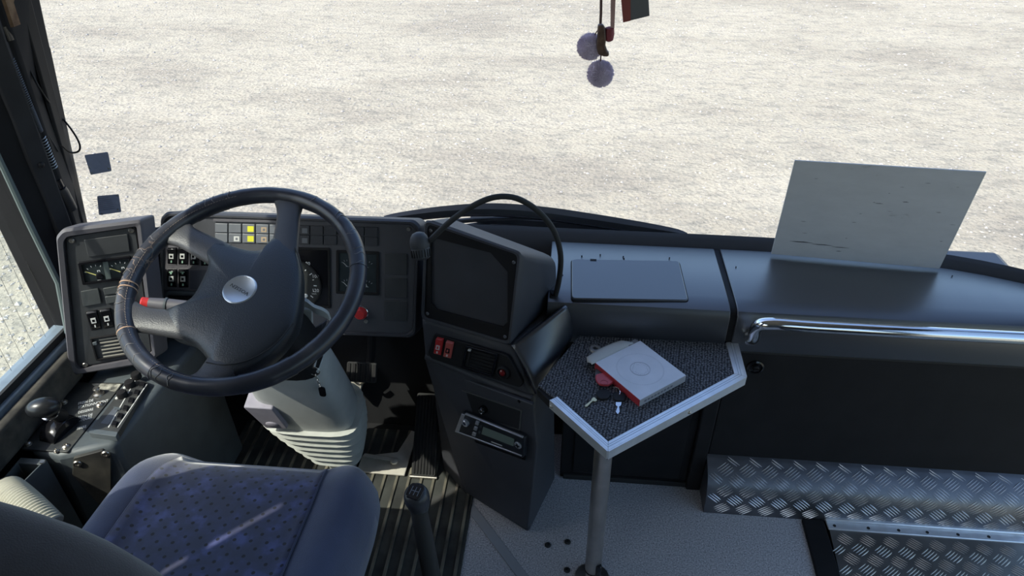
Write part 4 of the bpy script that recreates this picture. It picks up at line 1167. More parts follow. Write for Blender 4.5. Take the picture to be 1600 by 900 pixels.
# ------------------------------------------------------------------ steering wheel
WC = Vector((-.643, 1.119, .844)); WN = Vector((0, -.363, .932)).normalized()
fW = Fr(WC, (1, 0, 0), WN.cross(Vector((1, 0, 0))))
t = thing('steering_wheel', 'large steering wheel with worn black leather cover and four spokes', 'steering wheel', fW.M())
RM, rm = .2325, .0172
def torus(mb, R0, r0, a0=0, a1=2 * pi, n=96, m=16, wob=0.0, zo=0.0):
    full = abs(a1 - a0 - 2 * pi) < 1e-6
    rings = []
    for i in range(n if full else n + 1):
        a = a0 + (a1 - a0) * i / n
        rr = r0 + wob * noise.noise(Vector((cos(a) * 9, sin(a) * 9, 3)))
        rings.append([(cos(a) * (R0 + rr * cos(b)), sin(a) * (R0 + rr * cos(b)), zo + rr * 1.08 * sin(b)) for b in [2 * pi * k / m for k in range(m)]])
    mb.loft(rings, True, full)
mb = MB(); torus(mb, RM, rm * .9, n=96); mb.build('rim_core', RUBBER, t)
mb = MB(); torus(mb, RM, rm, n=160, m=20, wob=.0009); lc = mb.build('leather_cover', LEATHER, t)
# overlapping wraps of the cover
def angpx(px, py):
    a, b = fW.loc(px, py); return atan2(b, a)
for (p0, p1, ex) in (((196, 520), (240, 585), .0009), ((548, 350), (562, 420), .0010), ((376, 604), (470, 590), .0011), ((352, 306), (300, 330), .0008), ((262, 355), (222, 395), .0008)):
    a0, a1 = angpx(*p0), angpx(*p1)
    if abs(a1 - a0) > pi: a1 += 2 * pi if a1 < a0 else -2 * pi
    mb = MB(); torus(mb, RM, rm + ex, min(a0, a1), max(a0, a1), 20, 18, .0006); mb.build('wrap', LEATHER, lc)
TAN = mat('tan_tear', (.42, .27, .18), .8)
for p in ((196, 521), (182, 447), (180, 455)):
    a0 = angpx(*p); mb = MB(); torus(mb, RM, rm + .0010, a0 - .006, a0 + .006, 4, 18, .0004); mb.build('torn_edge', TAN, lc)
CREASE = mat('leather_crease', (.16, .15, .15), .6)
for k in range(26):
    a0 = random.choice([random.uniform(1.2, 3.4), random.uniform(3.4, 4.8), random.uniform(.2, 1.2)])
    rings = []
    for i in range(9):
        b_ = .35 + 1.6 * i / 8 + .2 * sin(k)
        aa = a0 + .012 * sin(i * .9 + k)
        rr_ = rm * 1.0 + .0007
        c_ = Vector((cos(aa) * (RM + rr_ * cos(b_)), sin(aa) * (RM + rr_ * cos(b_)), rr_ * 1.08 * sin(b_)))
        rings.append(c_)
    MB().tube(rings, [.0002 + .0007 * sin(pi * i / 8) for i in range(9)], 5).build('crease', CREASE, lc)
# stitching on the inner side
mb = MB()
for k in range(220):
    a = k * 2 * pi / 220
    if not (1.9 < a < 4.6): continue
    mb.box(-.0022, .0022, -.0004, .0004, -.0003, .0004, Matrix.Rotation(a, 4, 'Z') @ Matrix.Translation((RM - rm * .52, 0, rm * .95)) @ Matrix.Rotation(pi / 2 + .25, 4, 'Z'))
stuff(mb.build('stitching', mat('thread', (.20, .16, .13), .8), lc))
# hub pad
hub = [(312, 440), (324, 410), (318, 388), (330, 374), (352, 378), (385, 388), (412, 387), (428, 370), (446, 366), (462, 385), (470, 420), (468, 466), (458, 510), (432, 545), (396, 572), (358, 586), (330, 582), (322, 560), (300, 535), (262, 520), (250, 507), (252, 488), (272, 480), (296, 466)]
hp = [Vector((*p, 0)) for p in ccw([tuple(q.to_2d()) for q in catmull([(*fW.loc(x, y, -.004), 0) for x, y in hub], 4, True)])]
hc = Vector((*fW.loc(375, 458), 0))
def hr(s_, z, sh=(0, 0)): return [hc + (p - hc) * s_ + Vector((sh[0], sh[1], z)) for p in hp]
MB().loft([hr(.80, -.075, (.01, .01)), hr(.97, -.045), hr(1.0, -.018), hr(.985, -.008), hr(.94, -.001), hr(.80, .005), hr(.5, .009), hr(.2, .010)]).build('hub_pad', HUBPL, t, smooth=60)
for sp_, h_ in (([(322, 566), (350, 570), (390, 562), (430, 538), (458, 505)], .0025), ([(452, 372), (464, 395), (472, 425)], -.004)):
    MB().tube(catmull([(*fW.loc(x, y, h_), h_) for x, y in sp_], 6), .0012, 6).build('seam', RUBBER, t)
# spokes
def spoke(rimpx, hubpx, w_r, w_h, name='spoke'):
    R_ = Vector((*fW.loc(*rimpx), 0)); R_ = R_.normalized() * (RM - rm * .3)
    Hh = Vector((*fW.loc(*hubpx), 0))
    d = (Hh - R_).normalized(); q = Vector((-d.y, d.x, 0))
    rings = []
    for k in range(9):
        f = k / 8; P = R_.lerp(Hh, f)
        w = w_r * (1 - f) + w_h * f + .028 * (1 - min(1, f / .35)) ** 2 * 1.0
        z0 = -.004 - .010 * f; th = .010 + .006 * f
        ring = []
        for j in range(12):
            an = 2 * pi * j / 12
            ring.append(P + q * (w / 2 * (abs(cos(an)) ** .6) * (1 if cos(an) > 0 else -1)) + Vector((0, 0, z0 + th * sin(an))))
        rings.append(ring)
    return MB().loft(rings).build(name, SPOKEPL, t, smooth=60)
spoke((447, 322), (440, 400), .046, .060)
spoke((262, 352), (345, 395), .050, .062)
spoke((200, 495), (300, 505), .050, .064)
spoke((318, 598), (350, 560), .052, .075)
# emblem: lettering stands upside down because the wheel is turned
a, b = fW.loc(375, 453, .008)
Me = Matrix.Translation((a, b, .0085))
em = MB(Me).lathe([(.0345, -.004), (.0345, .001), (.0325, .0022), (.0315, .0016), (.0308, .0022), (.030, .0018)], 40).build('emblem', mat('emblem_silver', (.50, .53, .56), .28, metal=.7), t)
va, vb = Vector(fW.loc(402, 467)), Vector(fW.loc(356, 441))
an = atan2((vb - va).y, (vb - va).x)
text_mesh('emblem_lettering', 'VOSSEN', .0105, mat('dark_letter', (.05, .055, .06), .5), em, Me @ Matrix.Rotation(an, 4, 'Z') @ Matrix.Translation((0, 0, .002)), 'CENTER', .0003, 1.25)
a, b = fW.loc(375, 453, .008)
MB(Me).lathe([(.0365, -.005), (.0365, -.001), (.0350, .0005)], 40).build('emblem_recess', GLOSSBLK, t)

# ------------------------------------------------------------------ steering column
ca = WC - WN * .07; cb = Vector((-.655, 1.375, .06))
t = thing('steering_column', 'grey steering column with rubber bellows at its foot', 'steering column', (cb.x, cb.y, 0))
Mc = Matrix.Translation((-cb.x, -cb.y, 0))
ad_ = (cb - ca).normalized(); ux = Vector((1, 0, 0)); uy = ad_.cross(ux).normalized()
if uy.y > 0: uy = -uy  # towards the driver
def cring(f, hw, hf, hb, r=.5, n=24, cxo=0.0):
    P = ca.lerp(cb, f) + ux * cxo; out = []
    for k in range(n):
        a = 2 * pi * k / n
        c_, s_ = cos(a), sin(a)
        e = .55
        x_ = (abs(c_) ** e) * (1 if c_ > 0 else -1) * hw
        y_ = (abs(s_) ** e) * (1 if s_ > 0 else -1) * (hf if s_ > 0 else hb)
        out.append(P + ux * x_ + uy * y_)
    return out
MB(Mc).loft([cring(.0, .030, .03, .03), cring(.1, .032, .03, .03)]).build('shaft', BLACKPL, t)
MB(Mc).loft([cring(.06, .055, .045, .05), cring(.16, .085, .055, .06), cring(.30, .100, .06, .07)]).build('upper_cowl', BLACKPL, t, smooth=50)
MB(Mc).loft([cring(.28, .100, .056, .07), cring(.42, .108, .054, .08), cring(.60, .116, .052, .09), cring(.70, .116, .050, .09)]).build('shroud', COLGREY, t, smooth=50, bevel=.003)
be = MB(Mc)
rings = []
for k in range(13):
    f = .68 + .27 * k / 12
    s_ = 1 - .44 * (k / 12) ** 1.5
    big = .008 if k % 2 == 0 else -.004
    rings.append(cring(f, .124 * s_ + big, .056 - .004 * k / 12 + big, .10 * s_ + big, cxo=.026 * (k / 12)))
be.loft(rings).build('bellows', BELLOW, t, smooth=25)
MB(Mc).loft([cring(.93, .055, .046, .05, cxo=.026), cring(1.03, .042, .040, .05, cxo=.028), cring(1.075, .042, .040, .05, cxo=.028)]).build('foot', BELLOW, t, smooth=60)
# lilac-grey relay cover on the left
q = ca.lerp(cb, .58) + ux * -.082 + uy * .046
Mq = Mc @ Matrix.Translation(q) @ Matrix(((ux.x, -ad_.x, uy.x, 0), (ux.y, -ad_.y, uy.y, 0), (ux.z, -ad_.z, uy.z, 0), (0, 0, 0, 1)))
rc_ = MB(Mq).prism(rpoly([(-.045, .065), (.030, .065), (.040, -.045), (-.020, -.050)], .006), -.04, .016).build('relay_cover', LILAC, t, bevel=.003)
MB(Mq @ Matrix.Translation((.004, -.022, .016))).ball((0, 0, 0), .017, .013, .004, 16, 8).build('cover_boss', LILAC, rc_)
# light bracket collar at the right of the hub
bc = MB(Mc); arc = [ay(458, 466, 1.24), ay(476, 470, 1.225), ay(490, 480, 1.22), ay(505, 486, 1.225), ay(514, 496, 1.235), ay(512, 520, 1.25), ay(495, 545, 1.27)]
up_ = uy
rings = []
for i, p in enumerate(catmull(arc, 4)):
    rings.append([p, p + ad_ * .028, p + ad_ * .028 - uy * .008, p - uy * .008])
bc.loft(rings).build('collar', COLGREY, t, smooth=50)
bp_ = [ay(470, 484, 1.235), ay(487, 486, 1.230), ay(488, 512, 1.245), ay(474, 517, 1.25), ay(462, 515, 1.255)]
MB(Mc).loft([bp_, [p - uy * .012 for p in bp_]]).build('bracket', COLGREY, t, bevel=.002)
MB(Mc @ Matrix.Translation(ay(473, 503, 1.240)) @ uy.to_track_quat('Z', 'Y').to_matrix().to_4x4()).lathe([(.0085, 0), (.0085, .005), (.005, .007), (.003, .005)], 14).build('bolt', STEEL, t)
MB(Mc).loft([[ay(x, y, d) for x, y, d in ((488, 515, 1.25), (505, 505, 1.245), (500, 548, 1.28), (470, 560, 1.29))], [ay(x, y, d) + Vector((0, .03, -.01)) for x, y, d in ((488, 515, 1.25), (505, 505, 1.245), (500, 548, 1.28), (470, 560, 1.29))]]).build('ignition_housing', PLASTIC, t, bevel=.004)
# stalk with red tip
s0, s1, s2 = ay(222, 471, 1.20), ay(233, 473, 1.203), ay(345, 486, 1.225)
t = thing('indicator_stalk', 'grey indicator stalk with red tip left of the steering column', 'stalk', s2)
Mk2 = Matrix.Translation(-s2)
MB(Mk2).tube([s1, s1.lerp(s2, .25), s1.lerp(s2, .6), s2, ca.lerp(cb, .16)], [.012, .0145, .0150, .012, .012], 12).build('stalk', PODPL, t)
MB(Mk2).tube([s0 + (s0 - s1) * .2, s0, s1], [.008, .0105, .0110], 12).build('tip', RED, t)
MB(Mk2).tube([s1.lerp(s2, .22), s1.lerp(s2, .25)], .0165, 12).build('grip_ring', SHELLGREY, t)
# key ring hanging from the ignition
kr = ay(491, 580, 1.165)
t = thing('hanging_key_ring', 'key ring with dark chain tag hanging from the steering column', 'keys', kr)
Mk3 = Matrix.Translation(-kr)
MB(Mk3).tube([kr + Vector((.0125 * cos(a), 0, .0125 * sin(a))) for a in [i * 2 * pi / 24 for i in range(24)]], .0011, 6, True).build('ring', STEEL, t)
for k in range(5):
    c = kr + Vector((.002 + .001 * k, 0, -.0135 - .0075 * k))
    ax3 = Vector((1, 0, 0)) if k % 2 else Vector((0, 1, 0))
    MB(Mk3).tube([c + ax3 * (.0028 * cos(a)) + Vector((0, 0, .005 * sin(a))) for a in [i * 2 * pi / 12 for i in range(12)]], .0008, 5, True).build('chain_link', STEEL, t)
MB(Mk3 @ Matrix.Translation(kr + Vector((.009, 0, -.062)))).prism(rpoly([(-.008, -.016), (.008, -.016), (.008, .014), (-.008, .014)], .007, 5), -.0015, .0015, Matrix.Rotation(pi / 2, 4, 'X')).build('tag', GLOSSBLK, t, bevel=.0006)
MB(Mk3).cyl(kr + Vector((0, 0, .010)), kr + Vector((.0, .028, .022)), .004, n=10).build('key_stub', STEEL, t)

# ------------------------------------------------------------------ driver's side console
ZS = .45
t = thing('side_console', 'grey side console with parking brake under the driver window', 'console', (-1.1, 1.1, 0))
Mi = Matrix.Translation((1.1, -1.1, 0))
def sz(x, y, z=ZS): return az(x, y, z)
pr = sz(178, 694); pr2 = sz(306, 540)
_a1 = sz(90, 712); top = [Vector((XL + .055, .985, 0)), _a1, _a1.lerp(pr, .6), pr, pr2, Vector((pr2.x, 1.42, 0)), Vector((XL + .055, 1.42, 0))]
vt = [Vector((p.x, p.y, ZS)) for p in top]
vbm = [Vector((p.x + (.0 if i not in (3, 4, 5) else .012), p.y - (.02 if i in (1, 2, 3) else 0), 0)) for i, p in enumerate(top)]
MB(Mi).loft([vbm, vt]).build('body', SHELLGREY, t, bevel=.014, seg=3)
# black plate with the lettering
pq = [(119, 597), (193, 598), (106, 706), (32, 701)]
def zpl(name, q, z0, z1, m, r=.003, bevel=.001, parent=None):
    return MB(Mi).prism(rpoly([tuple(sz(x, y, z1).to_2d()) for x, y in q], r, 3), z0, z1).build(name, m, parent or t, bevel=bevel)
plate = zpl('brake_plate', pq, ZS - .003, ZS + .003, mat('dusty_black_plate', (.028, .03, .033), .5, c2=(.065, .066, .062), vscale=22), .004)
zpl('scratch_patch', [(142, 599), (189, 600), (180, 612), (152, 607)], ZS + .0028, ZS + .0034, mat('scraped_paint', (.06, .06, .055), .8, c2=(.55, .53, .45), vscale=55), .003, 0, plate)
def zscrew(x, y, z=ZS + .003, r=.0075, parent=None):
    p = sz(x, y, z)
    MB(Mi @ Matrix.Translation(p)).lathe([(r * 1.25, -.001), (r * 1.2, .001), (r, .001), (r * .95, .004), (r * .5, .006), (r * .45, .004)], 14).build('screw', STEEL, parent or t)
for p in ((100, 629), (156, 633), (44, 694), (103, 698)): zscrew(*p, parent=plate)
zscrew(88, 705, r=.0045, parent=plate)
p = sz(154, 616, ZS + .003)
MB(Mi @ Matrix.Translation(p)).lathe([(.014, -.001), (.012, .004), (.006, .006), (.005, .016), (.008, .018), (.006, .021)], 16).build('toggle', STEEL, plate)
# lettering along the lever
ru = (sz(160, 626) - sz(122, 635)); an = atan2(ru.y, ru.x)
for tx, px, py, size in (('FREIN DE', 122, 631, .013), ('STATIONNEMENT', 122, 637, .013), ('DESSERRE', 122, 645, .012), ('FREIN DE', 122, 653, .012), ('SECOURS', 120, 658, .012), ('SERRE', 120, 670, .012)):
    p = sz(px, py, ZS + .003)
    text_mesh('lettering', tx, size, WHITE, plate, Mi @ Matrix.Translation(p) @ Matrix.Rotation(an, 4, 'Z'), 'LEFT', .0003, .62)
# heater control unit
uq = [(205, 588), (232, 598), (181, 681), (138, 675)]
un = zpl('control_unit', uq, ZS - .003, ZS + .014, mat('unit_black', (.030, .031, .033), .45, c2=(.06, .06, .055), vscale=25), .004, .002)
zpl('unit_front', [(141, 669), (184, 675), (181, 682), (138, 676)], ZS, ZS + .016, SHELLGREY, .002, .001, un)
zpl('scale_line', [(212, 592), (213, 592.5), (170, 668), (168.5, 667.5)], ZS + .010, ZS + .0146, PALEICON, .0004, 0, un)
zpl('scale_line', [(229, 600), (230, 600.5), (184, 668), (183, 667.5)], ZS + .010, ZS + .0146, PALEICON, .0004, 0, un)
for (px, py) in ((214, 590), (204, 603), (192, 619)):
    p = sz(px, py, ZS + .014)
    k = MB(Mi @ Matrix.Translation(p)).lathe([(.012, 0), (.0115, .012), (.010, .015), (.004, .0155)], 18).build('knob', BLACKPL, un)
    q_ = p + Vector((-.010, -.008, 0))
    MB(Mi @ Matrix.Translation(q_)).lathe([(.0045, 0), (.004, .002)], 10).build('knob_mark', PALEICON, un)
for i in range(6):
    a = lerp2((223, 600), (180, 661), i / 5)
    zpl('slider_button', [(a[0] - 3.2, a[1] - 4), (a[0] + 3.6, a[1] - 3), (a[0] + .2, a[1] + 4.5), (a[0] - 6.4, a[1] + 3.5)], ZS + .012, ZS + .019, GLOSSBLK, .001, .001, un)
zpl('slot', [(178, 637), (187, 639), (169, 663), (157, 661)], ZS + .012, ZS + .0146, mat('slot_grey', (.10, .11, .13), .4), .001, 0, un)
zpl('slot_edge', [(177, 635), (189, 637), (187, 640), (179, 639)], ZS + .012, ZS + .0165, SHELLGREY, .001, 0, un)
# triangular cover on the rear face
rf0 = vt[2].copy(); 
fT = Fr(Vector((vt[2].x, vt[2].y - .023, 0)), vt[3] - vt[2], Vector((0, .02, .45)))
fTM = Mi @ fT.M()
tq = [(115, 716), (160, 704), (173, 711), (174, 797), (164, 799), (113, 742)]
mbp = MB(fTM).prism(rpoly(fT.locs(tq, .003), .003), -.006, .004).build('rear_cover', mat('dusty_cover', (.03, .029, .027), .6, c2=(.07, .065, .055), vscale=22), t, bevel=.001)
for p in ((121, 724), (165, 709), (167, 794)):
    a, b = fT.loc(*p, .004)
    MB(fTM @ Matrix.Translation((a, b, .004))).lathe([(.009, -.001), (.009, .002), (.0075, .004), (.004, .004), (.0035, .002)], 14).build('screw', STEEL, mbp)
# parking brake lever
bp0 = sz(95, 672, ZS + .003)
t2 = thing('parking_brake_lever', 'black parking brake lever with oval knob on the side console', 'lever', bp0)
Mb = Matrix.Translation(-bp0)
d_ = (sz(118, 655) - sz(80, 690)).normalized(); n_ = Vector((-d_.y, d_.x, 0))
def hb(u, w, z): return bp0 + d_ * u + n_ * w + Vector((0, 0, z))
rings = []
for k in range(9):
    a = pi * k / 8; u = -.040 * cos(a); h_ = .030 * sin(a) + .002
    rings.append([hb(u, -.020, 0), hb(u, -.020, h_ * .85), hb(u, -.012, h_), hb(u, .012, h_), hb(u, .020, h_ * .85), hb(u, .020, 0)])
MB(Mb).loft(rings).build('base', GLOSSBLK, t2, smooth=50)
kc = sz(70, 641, ZS + .10); bs = hb(.015, 0, .03)
MB(Mb).tube([bs, bs.lerp(kc, .5), kc], [.016, .013, .011], 14).build('arm', BLACKPL, t2)
MB(Mb).lathe([(.014, -.003), (.019, -.002), (.019, .002), (.014, .003)], 20, Matrix.Translation(kc.lerp(bs, .28)) @ (kc - bs).to_track_quat('Z', 'Y').to_matrix().to_4x4()).build('pull_ring', CHROME, t2)
ka = (sz(92, 632, ZS + .1) - sz(44, 640, ZS + .1)).normalized()
Mkn = Mb @ Matrix.Translation(kc + Vector((0, 0, .008))) @ Matrix.Rotation(atan2(ka.y, ka.x), 4, 'Z')
MB(Mkn).ball((0, 0, 0), .035, .023, .023, 24, 14).build('knob', GLOSSBLK if False else mat('polished_black', (.015, .016, .018), .28), t2)
# open bin behind the console
t3 = thing('console_bin', 'open dark storage bin between side console and driver seat', 'bin', (-1.12, .86, 0))
Mi3 = Matrix.Translation((1.12, -.86, 0))
bo = [Vector((XL + .055, .74, 0)), sz(45, 760), sz(88, 714), Vector((XL + .055, .978, 0))]
bo[1].x = max(bo[1].x, bo[0].x + .05)
bn = [Vector((XL + .055, .74, 0)), Vector((-1.145, .74, 0)), Vector((-1.115, .962, 0)), Vector((XL + .055, .962, 0))]
cB = sum(bn, Vector()) / 4
rings = [[p + Vector((0, 0, .0)) for p in bn], [p + Vector((0, 0, ZS)) for p in bn], [cB + (p - cB) * .86 + Vector((0, 0, ZS)) for p in bn], [cB + (p - cB) * .84 + Vector((0, 0, .33)) for p in bn]]
MB(Mi3).loft(rings).build('bin', SHELLGREY, t3, bevel=.004)
p = cB + (bn[2] - cB) * .92 + Vector((0, 0, ZS))
MB(Mi3 @ Matrix.Translation(p)).lathe([(.006, 0), (.005, .003)], 10).build('screw', STEEL, t3)

# beige ribbed sleeve beside the seat
t4 = thing('ribbed_sleeve', 'beige ribbed sleeve lying between seat back and side console', 'sleeve', (-1.02, .80, .45))
c0_, c1_ = az(8, 762, .50), az(72, 820, .48)
Mi4 = Matrix.Translation((1.02, -.80, -.45))
ns = 46; path = [c0_.lerp(c1_, i / ns) + Vector((0, 0, -.012 * (2 * i / ns - 1) ** 2)) for i in range(ns + 1)]
MB(Mi4).tube(path, [.031 + (.0020 if i % 2 else 0) for i in range(ns + 1)], 20).build('sleeve', mat('beige_ribs', (.42, .40, .32), .8), t4, smooth=20)
MB(Mi4).tube([path[0] - (path[1] - path[0]) * 3, path[0]], .029, 16).build('sleeve_core', BLACKPL, t4)
MB(Mi4).cyl(c1_ + Vector((0, 0, -.03)), c1_ + Vector((.02, -.02, -.12)), .02, n=12).build('sleeve_stand', BLACKPL, t4)

# ------------------------------------------------------------------ rubber mat, pedals
t = thing('floor_mat', 'ribbed black rubber mat in the driver footwell', 'mat', (-.6, 1.0, 0))
Mm = Matrix.Translation((.6, -1.0, 0))
mx0, mx1, my0, my1 = -.985, -.225, .45, 1.53
MB(Mm).box(mx0, mx1, my0, my1, -.003, .006).build('sheet', MATRUB, t, bevel=.002)
rme = None
for i in range(21):
    x = mx0 + .022 + i * .0362
    if rme is None:
        rme = MB(Mm).prism([(-.0045, 0), (.0045, 0), (.0035, .005), (-.0035, .005)], my0 + .005, my1 - .005, Matrix(((1, 0, 0, 0), (0, 0, 1, 0), (0, 1, 0, 0), (0, 0, 0, 1)))).build('rib', RIBDUST, t)
        rme.location = (x, 0, .006)
    else:
        o = rme.copy(); col.objects.link(o); o.parent = t; o.location = (x, 0, .006)

def slabpts(pts, dz): return [Vector(p) for p in pts], [Vector(p) + Vector((0, 0, dz)) for p in pts]
# accelerator
h0, h1 = Vector((-.415, 1.345, .016)), Vector((-.345, 1.345, .016))
f0, f1 = Vector((-.395, 1.50, .20)), Vector((-.330, 1.50, .20))
fA = Fr(h0, h1 - h0, f0 - h0)
t = thing('accelerator_pedal', 'long ribbed accelerator pedal beside the centre console', 'pedal', fA.M())
Lp = (f0 - h0).dot(fA.v)
MB().prism(rpoly([(0, 0), (.072, 0), (.068, Lp), (.002, Lp)], .008), -.010, 0).build('pad', RUBBER, t, bevel=.002)
for i in range(7):
    x = .008 + i * .0092
    MB().box(x - .0022, x + .0022, .006, Lp - .006, 0, .003).build('rib', BLACKPL, t)
MB().cyl((-.004, -.004, -.005), (.076, -.004, -.005), .006, n=12).build('hinge', STEEL, t)
# dusty hinge plate on the floor
t = thing('pedal_plate', 'dusty beige metal hinge plate on the mat beside the accelerator', 'plate', (-.5, 1.38, .012))
Mq = Matrix.Translation((.5, -1.38, -.012))
q = [az(x, y, .018).to_2d() for x, y in ((557, 736), (566, 712), (621, 706), (643, 672), (652, 676), (632, 742))]
MB(Mq).prism([tuple(p) for p in q], .0112, .018).build('plate', CREAM, t, bevel=.002)
MB(Mq).loft([[az(x, y, z) for x, y, z in ((566, 713, .018), (620, 722, .018), (622, 716, .018), (570, 708, .018))], [az(x, y, z) for x, y, z in ((566, 713, .034), (620, 722, .034), (622, 716, .034), (570, 708, .034))]]).build('rail', CREAM, t, bevel=.002)
MB(Mq @ Matrix.Translation(az(616, 721, .034))).lathe([(.011, -.002), (.011, .004), (.006, .007)], 12).build('bolt', CREAM, t)
# brake pedal
t = thing('brake_pedal', 'brake pedal with ribbed pad hanging under the dashboard', 'pedal', Vector((-.53, 1.47, .20)))
Mq = Matrix.Translation((.53, -1.47, -.20))
c = ay(566, 582, 1.43)
fK = Fr(c, (1, 0, 0), (0, .55, .8))
MB(Mq @ fK.M()).prism(rpoly([(-.045, -.028), (.040, -.028), (.040, .028), (-.045, .028)], .006), -.010, 0).build('pad', RUBBER, t, bevel=.002)
for i in range(6):
    x = -.038 + i * .0145
    MB(Mq @ fK.M()).box(x - .004, x + .004, -.024, .024, 0, .003).build('rib', BLACKPL, t)
MB(Mq).tube(catmull([c + Vector((0, .012, 0)), c + Vector((.005, .05, -.02)), c + Vector((.01, .09, .06)), c + Vector((.01, .10, .16))], 5), .012, 10).build('arm', BLACKPL, t)
# pale bracket deep in the footwell
t = thing('footwell_bracket', 'cream metal bracket deep in the footwell below the brake pedal', 'bracket', ay(565, 605, 1.52))
Mq = Matrix.Translation(-ay(565, 605, 1.52))
q = [ay(x, y, 1.52) for x, y in ((545, 582), (578, 584), (574, 592), (566, 598), (564, 610), (558, 623), (551, 620), (549, 600))]
MB(Mq).loft([q, [p + Vector((0, .03, 0)) for p in q]]).build('bracket', CREAM, t, bevel=.002)
MB(Mq).tube(catmull([ay(545, 580, 1.51), ay(552, 592, 1.51), ay(562, 600, 1.51), ay(572, 594, 1.51)], 5), .005, 8).build('pipe', STEEL, t)

# ------------------------------------------------------------------ gear lever
g0 = Vector((-.215, .80, .0)); gk = onpl(651, 776, (0, .86, 0), Vector((0, 1, 0)))
t = thing('gear_lever', 'black gear lever with shift diagram on its knob', 'lever', g0)
Mq = Matrix.Translation(-g0)
gd = (gk - g0).normalized()
lo = az(675, 905, .30)
pth = [Vector((lo.x + .02, lo.y - .03, .006)), Vector((lo.x + .008, lo.y - .012, .15)), lo, lo.lerp(gk, .55), gk + Vector((0, 0, -.02))]
pc = catmull(pth, 6)
MB(Mq).tube(pc, [.020 - .006 * abs(i / len(pc) - .35) for i in range(len(pc))], 14).build('shaft', RUBBER, t)
MB(Mq).lathe([(.055, 0), (.05, .02), (.032, .05), (.022, .08)], 20, Matrix.Translation((lo.x + .02, lo.y - .03, .006))).build('boot', RUBBER, t)
kd = (gk - lo).normalized()
vdir = (CAM - gk).normalized()
kax = (kd * .75 + Vector((0, -.25, .55))).normalized()
Qk = kax.to_track_quat('Z', 'Y').to_matrix().to_4x4()
Mkk = Mq @ Matrix.Translation(gk) @ Qk
MB(Mkk).lathe([(.013, -.055), (.017, -.045), (.022, -.028), (.0245, -.010), (.0245, .004), (.022, .013), (.016, .018), (.006, .0195)], 24).build('knob', mat('knob_black', (.03, .032, .038), .4), t)
kf = MB(Mkk).prism(rpoly([(-.015, -.016), (.015, -.016), (.015, .016), (-.015, .016)], .008, 4), .012, .0202).build('shift_plate', GLOSSBLK, t, bevel=.0008)
DIM = mat('dim_line', (.16, .17, .19), .5)
mb = MB(Mkk)
for x in (-.008, 0, .008): mb.box(x - .0006, x + .0006, -.009, .009, .0202, .0206)
mb.box(-.008, .008, -.0006, .0006, .0202, .0206)
stuff(mb.build('shift_diagram', DIM, kf))

# ------------------------------------------------------------------ driver's seat
sx0, sx1, sy0, sy1, szt = -.925, -.365, .42, 1.01, .50
t = thing('driver_seat', 'blue plush driver seat with dotted centre panel', 'seat', ((sx0 + sx1) / 2, .72, 0))
Mq = Matrix.Translation((-(sx0 + sx1) / 2, -.72, 0))
cxs = (sx0 + sx1) / 2; hw = (sx1 - sx0) / 2
def seatz(x, y):
    u = (x - cxs) / hw; v = (y - sy0) / (sy1 - sy0)
    z = szt - .030 * v * v
    if v > .80: z -= .05 * ((v - .80) / .2) ** 2.2
    au = abs(u)
    if au > .55: z += .022 * min(1, (au - .55) / .2)
    if au > .80: z -= .085 * ((au - .80) / .2) ** 2.4
    return z
def outl(v):  # half width narrows towards front corners
    return hw * (1 - .10 * max(0, (v - .72) / .28) ** 2.2)
def sf(u, v):
    y = sy0 + (sy1 - sy0) * v; x = cxs + (2 * u - 1) * outl(v)
    xr = cxs + (2 * u - 1) * hw
    return (x, y, seatz(xr, y))
nu, nv = 44, 36
vs_ = [sf(i / nu, j / nv) for j in range(nv + 1) for i in range(nu + 1)]
mb = MB(Mq)
fs_ = [(j * (nu + 1) + i, j * (nu + 1) + i + 1, (j + 1) * (nu + 1) + i + 1, (j + 1) * (nu + 1) + i) for j in range(nv) for i in range(nu)]
rim = [i for i in range(nu + 1)] + [j * (nu + 1) + nu for j in range(1, nv + 1)] + [nv * (nu + 1) + i for i in range(nu - 1, -1, -1)] + [j * (nu + 1) for j in range(nv - 1, 0, -1)]
base_i = len(vs_); 
low1 = [(vs_[k][0], vs_[k][1], vs_[k][2] - .05) for k in rim]
low2 = [(cxs + (vs_[k][0] - cxs) * .96, .72 + (vs_[k][1] - .72) * .96, .36) for k in rim]
vs_ += low1 + low2; m_ = len(rim)
for i in range(m_):
    j = (i + 1) % m_
    fs_.append((rim[i], base_i + i, base_i + j, rim[j]))
    fs_.append((base_i + i, base_i + m_ + i, base_i + m_ + j, base_i + j))
fs_.append(tuple(base_i + m_ + i for i in range(m_)))
mb.add(vs_, fs_).build('cushion', BOLSTER, t, smooth=70)
ul, ur = -.66, .60
def insf(u, v):
    vv = .02 + .94 * v
    uu = ul * (1 - .0 * v) + (ur - ul) * u
    y = sy0 + (sy1 - sy0) * vv; x = cxs + uu * outl(vv)
    return (x, y, seatz(cxs + uu * hw, y) + .004)
MB(Mq).grid(insf, 24, 24).build('centre_panel', SEATDOT, t, smooth=70, solid=.004)
for uu in (0, 1):
    MB(Mq).tube([Vector(insf(uu, k / 24)) for k in range(25)], .0022, 6).build('piping', BOLSTER, t)
MB(Mq).box(sx0 + .06, sx1 - .06, sy0 + .05, sy1 - .10, .10, .37).build('seat_base', BLACKPL, t, bevel=.02)
MB(Mq).box(sx0 + .10, sx1 - .10, sy0 + .10, sy1 - .16, .006, .11).build('pedestal', RUBBER, t, bevel=.01)
